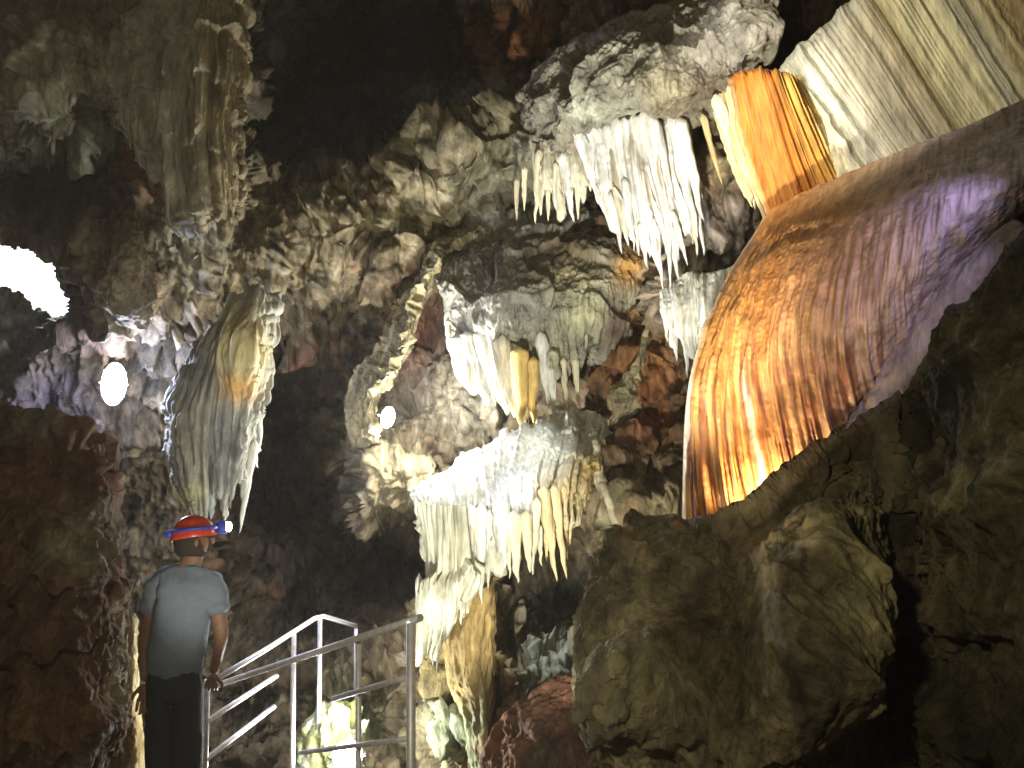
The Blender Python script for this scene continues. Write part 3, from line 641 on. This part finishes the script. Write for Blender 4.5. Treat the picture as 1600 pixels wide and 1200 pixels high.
# rust rock pillar at lower left
rocky('rock_pillar', 'rust brown rough rock pillar at the lower left, left of the person', [
    [(-160,640,5.6),(-160,850,5.4),(-160,1050,5.2),(-160,1330,5.1)],
    [(-20,630,5.6),(-20,840,5.2),(-30,1050,5.0),(-30,1330,4.9)],
    [(90,650,5.6),(95,830,5.15),(80,1040,4.95),(70,1330,4.85)],
    [(150,668,5.7),(165,820,5.3),(150,1040,5.1),(150,1330,5.0)],
    [(182,690,5.9),(198,850,5.7),(200,1020,5.5),(190,1330,5.4)]], 320, 460, (.12, .062, .034), .11, 3, 220, thick=.6, bulge=.1, c2=(.20, .17, .12), streak=.12, pv=20, mat=M_ROCK)
rocky('stalagmite', 'thin cream lit stalagmite between rock pillar and person', [
    [(203,965,6.1),(200,1040,6.05),(190,1120,6.0),(192,1250,6.0)],
    [(210,960,5.95),(208,1040,5.9),(206,1120,5.85),(212,1250,5.85)],
    [(216,970,6.1),(216,1050,6.05),(222,1130,6.0),(236,1250,6.0)]], 60, 160, (.72, .60, .34), .03, 6, 230, thick=.15, bulge=.05, ragged=4, c2=(.5, .36, .16), cat='stalagmite', part='stalagmite_body', pv=20)

# boulders lower right
rocky('boulder', 'giant rough olive brown boulder filling the lower right', [
    [(985,800,5.2),(930,880,4.95),(905,980,4.7),(890,1080,4.5),(960,1260,4.3)],
    [(1045,806,5.1),(1010,880,4.75),(990,990,4.4),(990,1090,4.2),(1040,1260,4.1)],
    [(1110,802,4.7),(1110,880,4.4),(1100,990,4.15),(1100,1100,4.0),(1120,1260,3.9)],
    [(1180,765,4.6),(1200,860,4.3),(1200,980,4.05),(1200,1100,3.9),(1200,1260,3.85)],
    [(1250,705,4.6),(1290,820,4.25),(1300,960,4.0),(1290,1080,3.9),(1280,1260,3.85)],
    [(1320,665,4.65),(1360,790,4.35),(1375,930,4.2),(1375,1050,4.2),(1360,1260,4.2)],
    [(1400,610,4.7),(1430,740,4.45),(1455,900,4.5),(1455,1040,4.55),(1450,1260,4.6)]], 560, 560, (.21, .175, .10), .17, 2.0, 240, thick=.3, bulge=.12, pu=8, pv=20, top=10, c2=(.12, .085, .045), streak=.10, ragged=12, lobes=[(985,1060,75,190,.16),(1285,960,95,190,.28),(1120,990,55,140,-.22),(1060,830,40,40,.12)], patches=[(990,1000,75,200,(.44,.39,.22)),(1285,970,85,170,(.40,.35,.18)),(1130,1000,60,120,(.10,.08,.045)),(1400,800,90,40,(.30,.27,.12)),(1170,830,80,40,(.2,.15,.08))])  # patches paint lit lobes and the shaded recess between them
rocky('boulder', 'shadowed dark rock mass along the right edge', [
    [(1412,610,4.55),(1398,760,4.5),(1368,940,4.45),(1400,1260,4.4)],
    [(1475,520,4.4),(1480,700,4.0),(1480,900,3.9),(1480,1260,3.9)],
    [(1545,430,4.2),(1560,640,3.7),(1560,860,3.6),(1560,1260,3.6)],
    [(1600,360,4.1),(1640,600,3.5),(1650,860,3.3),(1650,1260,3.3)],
    [(1720,300,4.1),(1760,600,3.4),(1780,860,3.2),(1780,1260,3.2)]], 340, 420, (.10, .085, .045), .16, 2.2, 260, thick=.9, bulge=.1, pu=8, pv=20, top=10, c2=(.035, .03, .018), streak=.12, patches=[(1470,760,100,45,(.22,.19,.09)),(1430,900,40,60,(.2,.16,.08))])  # lighter patches paint lit spots on the dark mass
rocky('rock_outcrop', 'reddish low rock hump in front of the green recess at the bottom', [
    [(735,1230,6.2),(745,1240,6.2),(760,1260,6.2)],
    [(775,1130,6.2),(780,1180,6.0),(790,1260,5.9)],
    [(850,1075,6.2),(850,1150,5.85),(850,1260,5.8)],
    [(905,1060,6.2),(915,1140,5.9),(930,1260,5.8)],
    [(950,1100,6.2),(970,1180,6.1),(990,1260,6.0)]], 180, 160, (.24, .12, .07), .1, 3, 280, bulge=.1, c2=(.2, .17, .1), pv=20)

# curved pale ribs
def rib(label, pts, wd, c, seed):
    r = thing('calcite_rib', label, 'calcite rib', P(*pts[-1]))
    n = 220; K = cr_interp(np.array(pts, float), np.linspace(0, 1, n)); m = 12
    C0 = P(K[:, 0], K[:, 1], K[:, 2]); T = norm(np.gradient(C0, axis=0)); ray = norm(C0 - CAM_LOC); B = norm(np.cross(T, ray)); Nn = np.cross(B, T)
    Hh = np.linspace(0, 2 * np.pi, m, endpoint=False)
    rad = wd / 2 / FPX * K[:, 2] * (.75 + .5 * fbm(C0 * 3, 3, seed)) * (.25 + .75 * np.sin(np.linspace(.05, np.pi - .05, n)) ** .5)
    X = C0[:, None] + rad[:, None, None] * (np.cos(Hh)[None, :, None] * B[:, None] + 1.8 * np.sin(Hh)[None, :, None] * Nn[:, None])
    X = X + norm(X - C0[:, None]) * (.03 * ridge(X * 7, 3, seed + 1))[..., None]
    i = np.arange(n - 1)[:, None] * m + np.arange(m)[None]; j = np.arange(n - 1)[:, None] * m + (np.arange(m)[None] + 1) % m
    F = np.stack([i, j, j + m, i + m], -1).reshape(-1, 4)
    cc = np.asarray(c) * (1 + .5 * fbm(X * 5, 3, seed + 2))[..., None]
    adopt(r, mesh_obj('rib_crest', X, F, M_ROCK, None, cc))
def crest(pts, wo, wi, back):
    K = np.array(pts, float); T = np.gradient(K[:, :2], axis=0); T /= np.linalg.norm(T, axis=1)[:, None]; Nn = np.stack([T[:, 1], -T[:, 0]], -1)
    f = lambda k, dz: [tuple(v) for v in np.column_stack([K[:, :2] + Nn * k, K[:, 2] + dz])]
    return [f(-wo, back), f(-wo * .45, back * .35), f(0, 0), f(wi * .6, back * .3), f(wi, back)]
rocky('rock_arch', 'rough tan curving rock rim around the dark hollow with the small lamp', crest([(770,366,8.7),(722,382,8.6),(684,408,8.6),(658,450,8.55),(644,495,8.5),(634,540,8.45),(614,575,8.4),(590,605,8.4),(578,645,8.4),(590,692,8.35)], 40, 9, .7),
      110, 300, (.26, .22, .12), .10, 4, 300, thick=.5, bulge=.05, ragged=10, c2=(.50, .42, .25), mat=M_ROCK)
rocky('rock_ridge', 'slanting pale broken rock ridge beside the rust coloured hollow right of the hanging mass', crest([(1045,470,7.8),(1012,510,7.8),(995,560,7.75),(975,610,7.75),(955,650,7.7),(925,700,7.6)], 12, 34, .6),
      90, 260, (.40, .36, .22), .08, 4, 310, thick=.4, bulge=.04, ragged=10, c2=(.28, .22, .13), mat=M_ROCK)
rib('thin crooked cream rib below the terrace, left of the olive boulder', [(930,690,7.3),(935,740,7.2),(950,780,7.1),(965,820,7.0)], 15, (.6, .55, .4), 320)

# ================================================================== RAILINGS
def tube(name, pts, r, mat=None, m=14):
    pts = np.array(pts, float); X0 = pts; T = norm(np.gradient(X0, axis=0)); up = np.array([0, 0, 1.])
    if abs((T[0] * up).sum()) > .95: up = np.array([0, 1., 0])
    B = norm(np.cross(T, up)); Nn = np.cross(B, T); H = np.linspace(0, 2 * np.pi, m, endpoint=False); n = len(pts)
    X = X0[:, None] + r * (np.cos(H)[None, :, None] * B[:, None] + np.sin(H)[None, :, None] * Nn[:, None])
    V = [tuple(p) for p in X.reshape(-1, 3)]; F = []
    for a in range(n - 1):
        for b in range(m):
            F.append((a * m + b, a * m + (b + 1) % m, (a + 1) * m + (b + 1) % m, (a + 1) * m + b))
    F.append(tuple(range(m))[::-1]); F.append(tuple((n - 1) * m + b for b in range(m)))
    me = bpy.data.meshes.new(name); me.from_pydata([[float(c) for c in v] for v in V], [], F); me.update()
    me.polygons.foreach_set('use_smooth', np.array([len(f) == 4 for f in F], bool)); me.materials.append(mat or M_STEEL)
    o = bpy.data.objects.new(name, me); COL.objects.link(o); return o
def seg(a, b, n=2): return [P(*a) + (P(*b) - P(*a)) * t for t in np.linspace(0, 1, n)]
nr_ = thing('handrail', 'nearer galvanised steel handrail with thick upright post beside the white terrace', 'handrail', P(640, 1500, 4))
adopt(nr_, tube('top_rail', seg((657,965,4.0),(335,1072,5.6)), .016), tube('middle_rail', seg((640,1057,4.02),(520,1092,4.55)), .012),
      tube('lower_rail', seg((640,1154,4.02),(470,1176,4.8)), .012), tube('post', seg((642,972,4.0),(642,1640,4.0)), .019), tube('post', seg((560,1000,4.42),(560,1500,4.42)), .014))
fr = thing('handrail', 'farther steel handrail climbing and bending behind the nearer rail', 'handrail', P(500, 1300, 7.2))
adopt(fr, tube('top_rail', seg((330,1066,5.6),(500,963,7.2))[:1] + [P(420,1012,6.4), P(492,966,7.1), P(506,963,7.3), P(530,970,7.8), P(556,978,8.3)], .017),
      tube('middle_rail', seg((325,1126,5.6),(432,1056,6.6)), .016), tube('lower_rail', seg((322,1186,5.6),(428,1104,6.6)), .016),
      tube('post', seg((500,968,7.2),(497,1250,7.2)), .017), tube('post', seg((459,990,6.75),(456,1260,6.75)), .018), tube('post', seg((324,1062,5.6),(314,1400,5.6)), .018),
      tube('post', seg((556,982,8.3),(556,1180,8.3)), .016))

# ================================================================== LAMPS
def floodlight(label, pos, tgt, size, energy, colr, lens=None, angle=150, kind='SPOT', tall=.8, off=.25):
    r = thing('floodlight', label, 'floodlight', pos)
    import bmesh
    fwd = Vector(np.asarray(tgt) - np.asarray(pos)).normalized(); M = Matrix.Translation(Vector(pos)) @ fwd.to_track_quat('Z', 'Y').to_matrix().to_4x4()
    def bx(name, sx, sy, sz, z, mat, bev=.006, taper=1.):
        bm = bmesh.new(); bmesh.ops.create_cube(bm, size=1)
        for v in bm.verts:
            k = taper if v.co.z < 0 else 1
            v.co = Vector((v.co.x * sx * k, v.co.y * sy * k, v.co.z * sz + z))
        bmesh.ops.bevel(bm, geom=bm.edges[:], offset=bev, segments=2, affect='EDGES')
        bm.transform(M); me = bpy.data.meshes.new(name); bm.to_mesh(me); bm.free(); me.materials.append(mat)
        o = bpy.data.objects.new(name, me); COL.objects.link(o); return o
    h = bx('housing', size * .8, size * .8 * tall, size * .5, -size * .2, M_BLACK, .02, .6)
    bm = bmesh.new(); bmesh.ops.create_uvsphere(bm, u_segments=24, v_segments=14, radius=.5)
    for v in bm.verts: v.co = Vector((v.co.x * size * .8, v.co.y * size * tall, v.co.z * size * .35))
    bm.transform(M); me = bpy.data.meshes.new('lens'); bm.to_mesh(me); bm.free(); me.materials.append(lens or M_LENS)
    g = bpy.data.objects.new('lens', me); COL.objects.link(g)
    b = tube('bracket', [M @ Vector((-size * .44, 0, -size * .2)), M @ Vector((-size * .44, 0, -size * .7)), M @ Vector((size * .44, 0, -size * .7)), M @ Vector((size * .44, 0, -size * .2))], size * .03)
    adopt(r, h, g, b)
    q = Vector(pos) + fwd * off
    lamp_light(kind, q, tgt, energy, colr, size * .4, angle, .5)
    return r
floodlight('glaring bluish white floodlight on the dark wall at the left', P(178, 600, 8.05), P(230, 640, 4.5), .24, 60, (.58, .66, 1), kind='POINT', tall=1.45, off=.22)
floodlight('small white lamp inside the rocky recess behind the terrace', P(606, 652, 8.15), P(760, 740, 6.6), .15, 90, (1, .98, .93), M_LENSW, kind='POINT', tall=1.2, off=.35)
floodlight('bright white floodlight low behind the handrails at the bottom', P(543, 1180, 6.9), P(600, 1000, 3), .26, 60, (.96, 1, .9), M_LENSW, kind='POINT')
rocky('rock_outcrop', 'bright lit mossy stone above the low floodlight', [
    [(468,1150,7.5),(462,1185,7.4),(455,1240,7.4)],[(505,1100,7.3),(515,1150,7.15),(512,1240,7.1)],[(545,1096,7.3),(545,1150,7.2),(545,1240,7.1)],[(566,1108,7.4),(568,1160,7.3),(570,1240,7.3)]],
    70, 90, (.38, .40, .13), .06, 5, 330, thick=.3, bulge=.08, c2=(.6, .6, .5), pv=20, ragged=18)

# ================================================================== PERSON
M_SKIN = plain('skin', (.20, .11, .07), .6); M_SHIRT = plain('grey_shirt', (.15, .18, .23), .95, bump=.15, sc=30, var=.08); M_TROUS = plain('dark_trousers', (.02, .022, .035), .85, bump=.3)
M_HELM = plain('helmet_shell', (.55, .06, .03), .3); M_HAIR = plain('dark_hair', (.03, .02, .015), .7, bump=.6, sc=200); M_BLUE = plain('blue_strap', (.03, .05, .42), .5)
M_SHOE = plain('shoe', (.05, .045, .04), .7)
PD = 5.1
def Q(x, y, dy=0): return P(x, y, PD + dy)
def skin(name, verts, edges, rad, mat, sub=2, root=0):
    me = bpy.data.meshes.new(name); me.from_pydata([tuple(map(float, v)) for v in verts], edges, []); o = bpy.data.objects.new(name, me); COL.objects.link(o)
    m = o.modifiers.new('s', 'SKIN'); m.use_smooth_shade = True
    for k, r in enumerate(rad):
        sv = me.skin_vertices[0].data[k]; sv.radius = r if isinstance(r, tuple) else (r, r); sv.use_root = (k == root)
    m2 = o.modifiers.new('d', 'SUBSURF'); m2.levels = sub; m2.render_levels = sub
    dg = bpy.context.evaluated_depsgraph_get(); dg.update(); me2 = bpy.data.meshes.new_from_object(o.evaluated_get(dg)); me2.name = name
    bpy.data.objects.remove(o); o = bpy.data.objects.new(name, me2); COL.objects.link(o); me2.materials.clear(); me2.materials.append(mat)
    me2.polygons.foreach_set('use_smooth', np.ones(len(me2.polygons), bool)); return o
per = thing('person', 'person seen from behind in grey t-shirt, dark trousers and red helmet with headlamp', 'person', Q(275, 1385))
J = dict(pel=Q(272,1062), wst=Q(277,1010), chs=Q(285,940), nkb=Q(290,897,-.01), nk=Q(296,880), hd0=Q(302,866,.01), hd=Q(305,848,.015), hd2=Q(306,826,.01),
         shl=Q(248,912), ell=Q(229,990,.01), wrl=Q(226,1066,-.03), shr=Q(330,912), elr=Q(347,990,.0), wrr=Q(334,1052,.12),
         hpl=Q(256,1088), knl=Q(252,1228,-.02), anl=Q(250,1366), tol=Q(254,1384,.16), hpr=Q(290,1088), knr=Q(292,1228,-.01), anr=Q(293,1366), tor=Q(298,1384,.17))
ks = ['pel','wst','chs','nkb','nk','hd0','hd','hd2','shl','ell','wrl','shr','elr','wrr','hpl','knl','anl','tol','hpr','knr','anr','tor']
ix = {k: i for i, k in enumerate(ks)}
ed = [('pel','wst'),('wst','chs'),('chs','nkb'),('nkb','nk'),('nk','hd0'),('hd0','hd'),('hd','hd2'),('nkb','shl'),('shl','ell'),('ell','wrl'),('nkb','shr'),('shr','elr'),('elr','wrr'),('pel','hpl'),('hpl','knl'),('knl','anl'),('anl','tol'),('pel','hpr'),('hpr','knr'),('knr','anr'),('anr','tor')]
rd = dict(pel=(.14,.11), wst=(.125,.09), chs=(.145,.1), nkb=(.06,.05), nk=.044, hd0=.06, hd=.078, hd2=.07, shl=.055, ell=.04, wrl=.026, shr=.055, elr=.04, wrr=.026, hpl=.085, knl=.055, anl=.038, tol=.03, hpr=.085, knr=.055, anr=.038, tor=.03)
body = skin('body', [J[k] for k in ks], [(ix[a], ix[b]) for a, b in ed], [rd[k] for k in ks], M_SKIN)
def hand(wr, el, side, grip=0.):
    f = norm(np.array(wr) - np.array(el)); s = np.array([side, 0, 0.]); s = norm(s - f * (s * f).sum()); n = np.cross(f, s)
    vs = [wr, wr + f * .04, wr + f * .085]; es = [(0, 1), (1, 2)]; rr = [.022, (.036, .016), (.038, .014)]
    for k, (o, L) in enumerate(((-.028, .062), (-.009, .075), (.011, .07), (.03, .055))):
        b = len(vs); curl = .35 + grip
        p0 = wr + f * .088 + s * o * -side * side; p1 = p0 + f * L * .5 + n * .008; p2 = p1 + norm(f + n * curl) * L * .32; p3 = p2 + norm(f + n * curl * 2.4) * L * .25
        vs += [p0, p1, p2, p3]; es += [(2, b), (b, b + 1), (b + 1, b + 2), (b + 2, b + 3)]; rr += [.010, .009, .0085, .007]
    b = len(vs); t0 = wr + f * .035 - s * .03; t1 = t0 + norm(f - s * .9) * .035; t2 = t1 + norm(f - s * .2) * .03
    vs += [t0, t1, t2]; es += [(1, b), (b, b + 1), (b + 1, b + 2)]; rr += [.012, .010, .008]
    return skin('hand', vs, es, rr, M_SKIN, 2, 1)
# the hands continue the forearms
hl = hand(J['wrl'], J['ell'], 1); hr = hand(J['wrr'], J['elr'], -1, .5)
# join the hands into the body mesh: one continuous figure
def join(a, *bs):
    import bmesh
    bm = bmesh.new(); bm.from_mesh(a.data)
    for b in bs: bm.from_mesh(b.data); bpy.data.objects.remove(b)
    bm.to_mesh(a.data); bm.free(); a.data.polygons.foreach_set('use_smooth', np.ones(len(a.data.polygons), bool))
# face: nose, ears, brow as small skinned pieces joined into the head
hc = np.array(J['hd']); face = norm(np.array([.93, .36, .12])); sidev = norm(np.cross(face, [0, 0, 1.]))
nose = skin('nose', [hc + face * .075 + np.array([0, 0, .02]), hc + face * .095 + np.array([0, 0, -.002]), hc + face * .082 + np.array([0, 0, -.015])], [(0, 1), (1, 2)], [.010, .013, .009], M_SKIN, 1)
earl = skin('ear', [hc + sidev * .08 + np.array([0, 0, .02]), hc + sidev * .09, hc + sidev * .08 - np.array([0, 0, .025])], [(0, 1), (1, 2)], [(.010, .006), (.014, .007), (.008, .005)], M_SKIN, 1)
earr = skin('ear', [hc - sidev * .08 + np.array([0, 0, .02]), hc - sidev * .09, hc - sidev * .08 - np.array([0, 0, .025])], [(0, 1), (1, 2)], [(.010, .006), (.014, .007), (.008, .005)], M_SKIN, 1)
join(body, hl, hr, nose, earl, earr)
slv_l = J['shl'] + (J['ell'] - J['shl']) * .62; slv_r = J['shr'] + (J['elr'] - J['shr']) * .62
hem = Q(272,1066)
shirt = skin('t_shirt', [hem, J['wst'], J['chs'], J['nkb'] + [0, 0, -.005], J['shl'], slv_l, J['shr'], slv_r, Q(292,889)], [(0,1),(1,2),(2,3),(3,4),(4,5),(3,6),(6,7),(3,8)],
             [(.158,.13),(.142,.11),(.16,.118),(.085,.075),.07,.062,.07,.062,(.062,.055)], M_SHIRT)
import bmesh
# folds in the cloth
def folds(o, a, sc, seed):
    n = len(o.data.vertices); V = np.zeros(n * 3, np.float32); o.data.vertices.foreach_get('co', V); V = V.reshape(-1, 3); Nm = np.zeros(n * 3, np.float32); o.data.vertices.foreach_get('normal', Nm); Nm = Nm.reshape(-1, 3)
    V = V + Nm * (a * ridge(V * np.array(sc), 2, seed))[:, None]; o.data.vertices.foreach_set('co', V.astype(np.float32).ravel()); o.data.update()
def subdiv(o):
    bm = bmesh.new(); bm.from_mesh(o.data); bmesh.ops.subdivide_edges(bm, edges=bm.edges[:], cuts=1, use_grid_fill=True); bm.to_mesh(o.data); bm.free()
subdiv(shirt); folds(shirt, .020, (8, 8, 11), 400)
trous = skin('trousers', [Q(273,1012), Q(272,1075), J['hpl'], J['knl'], Q(250,1356), J['hpr'], J['knr'], Q(293,1356)], [(0,1),(1,2),(2,3),(3,4),(1,5),(5,6),(6,7)],
             [(.12,.085),(.148,.115),(.1,.1),.078,.07,(.1,.1),.078,.07], M_TROUS)
subdiv(trous); folds(trous, .008, (6, 6, 5), 410)
sh1 = skin('shoe', [Q(250,1372,-.03), Q(251,1380,.05), Q(254,1384,.19)], [(0,1),(1,2)], [.05,.045,.04], M_SHOE); sh2 = skin('shoe', [Q(293,1372,-.03), Q(294,1380,.05), Q(298,1384,.2)], [(0,1),(1,2)], [.05,.045,.04], M_SHOE)
# helmet: a shell with brim
def helmet():
    c = Q(303, 840, .0); bm = bmesh.new(); bmesh.ops.create_uvsphere(bm, u_segments=40, v_segments=24, radius=1)
    bmesh.ops.delete(bm, geom=[v for v in bm.verts if v.co.z < -.12], context='VERTS')
    for v in bm.verts:
        z = v.co.z; k = 1 + (.10 * max(0, .12 - z) / .24 if z < .12 else 0); rid = 1 + .03 * math.cos(math.atan2(v.co.y, v.co.x) * 6) * max(0, z)
        v.co = Vector((v.co.x * .098 * k * rid, v.co.y * .116 * k * rid, z * .118))
    rot = Vector((face[0], face[1], .18)).normalized().to_track_quat('Y', 'Z').to_matrix().to_4x4()
    bm.transform(Matrix.Translation(Vector(c)) @ rot)
    me = bpy.data.meshes.new('helmet'); bm.to_mesh(me); bm.free(); me.materials.append(M_HELM)
    me.polygons.foreach_set('use_smooth', np.ones(len(me.polygons), bool)); o = bpy.data.objects.new('helmet', me); COL.objects.link(o)
    s = o.modifiers.new('t', 'SOLIDIFY'); s.thickness = .006; return o, c
hel, hcn = helmet()
ring = [np.array(hcn) + .101 * (math.cos(a) * face * 1.17 + math.sin(a) * sidev) + np.array([0, 0, .04]) for a in np.linspace(0, 2 * math.pi, 30)]
strap = tube('lamp_strap', ring, .009, M_BLUE, 8)
hp = np.array(hcn) + face * .14 + np.array([0, 0, .04])
def small_box(name, c, sx, mat):
    bm = bmesh.new(); bmesh.ops.create_uvsphere(bm, u_segments=24, v_segments=16, radius=sx * .5)
    for v in bm.verts:            # softly squared body
        m_ = max(abs(k) for k in v.co) / v.co.length; v.co = v.co * (1 + .5 * (1 - m_))
    bm.transform(Matrix.Translation(Vector(c)))
    me = bpy.data.meshes.new(name); bm.to_mesh(me); bm.free(); me.materials.append(mat); o = bpy.data.objects.new(name, me); COL.objects.link(o); return o
hb = small_box('headlamp', hp, .07, M_BLUE); hlens = small_box('headlamp_lens', hp + face * .024 + np.array([0, -.010, 0]), .052, M_LENS)  # blue, enlarged body stands in for the flare round the lens
bat = small_box('battery_pack', np.array(hcn) - face * .125 + np.array([0, 0, .03]), .04, M_BLUE)
bm = bmesh.new(); bmesh.ops.create_uvsphere(bm, u_segments=40, v_segments=28, radius=1)
bmesh.ops.delete(bm, geom=[v for v in bm.verts if v.co.y > .35 - .5 * v.co.z or v.co.z < -.78 or v.co.z > .75], context='VERTS')
for v in bm.verts:
    k = 1 + .03 * math.sin(v.co.x * 31 + v.co.z * 9) * math.cos(v.co.z * 23)
    v.co = Vector((v.co.x * .083 * k, v.co.y * .097 * k, v.co.z * .115))
bm.transform(Matrix.Translation(Vector(hc - face * .008 + np.array([0, 0, .012]))) @ Vector((face[0], face[1], 0)).normalized().to_track_quat('Y', 'Z').to_matrix().to_4x4())
me = bpy.data.meshes.new('hair'); bm.to_mesh(me); bm.free(); me.materials.append(M_HAIR); me.polygons.foreach_set('use_smooth', np.ones(len(me.polygons), bool))
hair = bpy.data.objects.new('hair', me); COL.objects.link(hair); ms = hair.modifiers.new('t', 'SOLIDIFY'); ms.thickness = .008; ms.offset = 0
adopt(per, body, shirt, trous, sh1, sh2, hel, hb, bat, hair)
for c_, p_ in ((strap, hel), (hlens, hb)): c_.parent = p_
lamp_light('SPOT', hp + face * .07, P(360, 800, 7.2), 20, (.75, .8, 1), .02, 110, .8)
bpy.context.view_layer.update()

# thin haze added to imitate the glare halo round the lamps
hz = bpy.data.materials.new('lamp_halo_haze'); hz.use_nodes = True; t = hz.node_tree; t.nodes.remove(t.nodes['Principled BSDF'])
pv = t.nodes.new('ShaderNodeVolumePrincipled'); pv.inputs['Color'].default_value = (1, .95, .86, 1); pv.inputs['Anisotropy'].default_value = .5; pv.inputs['Density'].default_value = .0022
t.links.new(pv.outputs[0], t.nodes['Material Output'].inputs['Volume'])
bm = bmesh.new(); bmesh.ops.create_cube(bm, size=1)
for v in bm.verts: v.co = Vector((v.co.x * 60, v.co.y * 60, v.co.z * 44 + 12))
me = bpy.data.meshes.new('haze'); bm.to_mesh(me); bm.free(); me.materials.append(hz)
ho = bpy.data.objects.new('haze', me); COL.objects.link(ho); ho['kind'] = 'stuff'
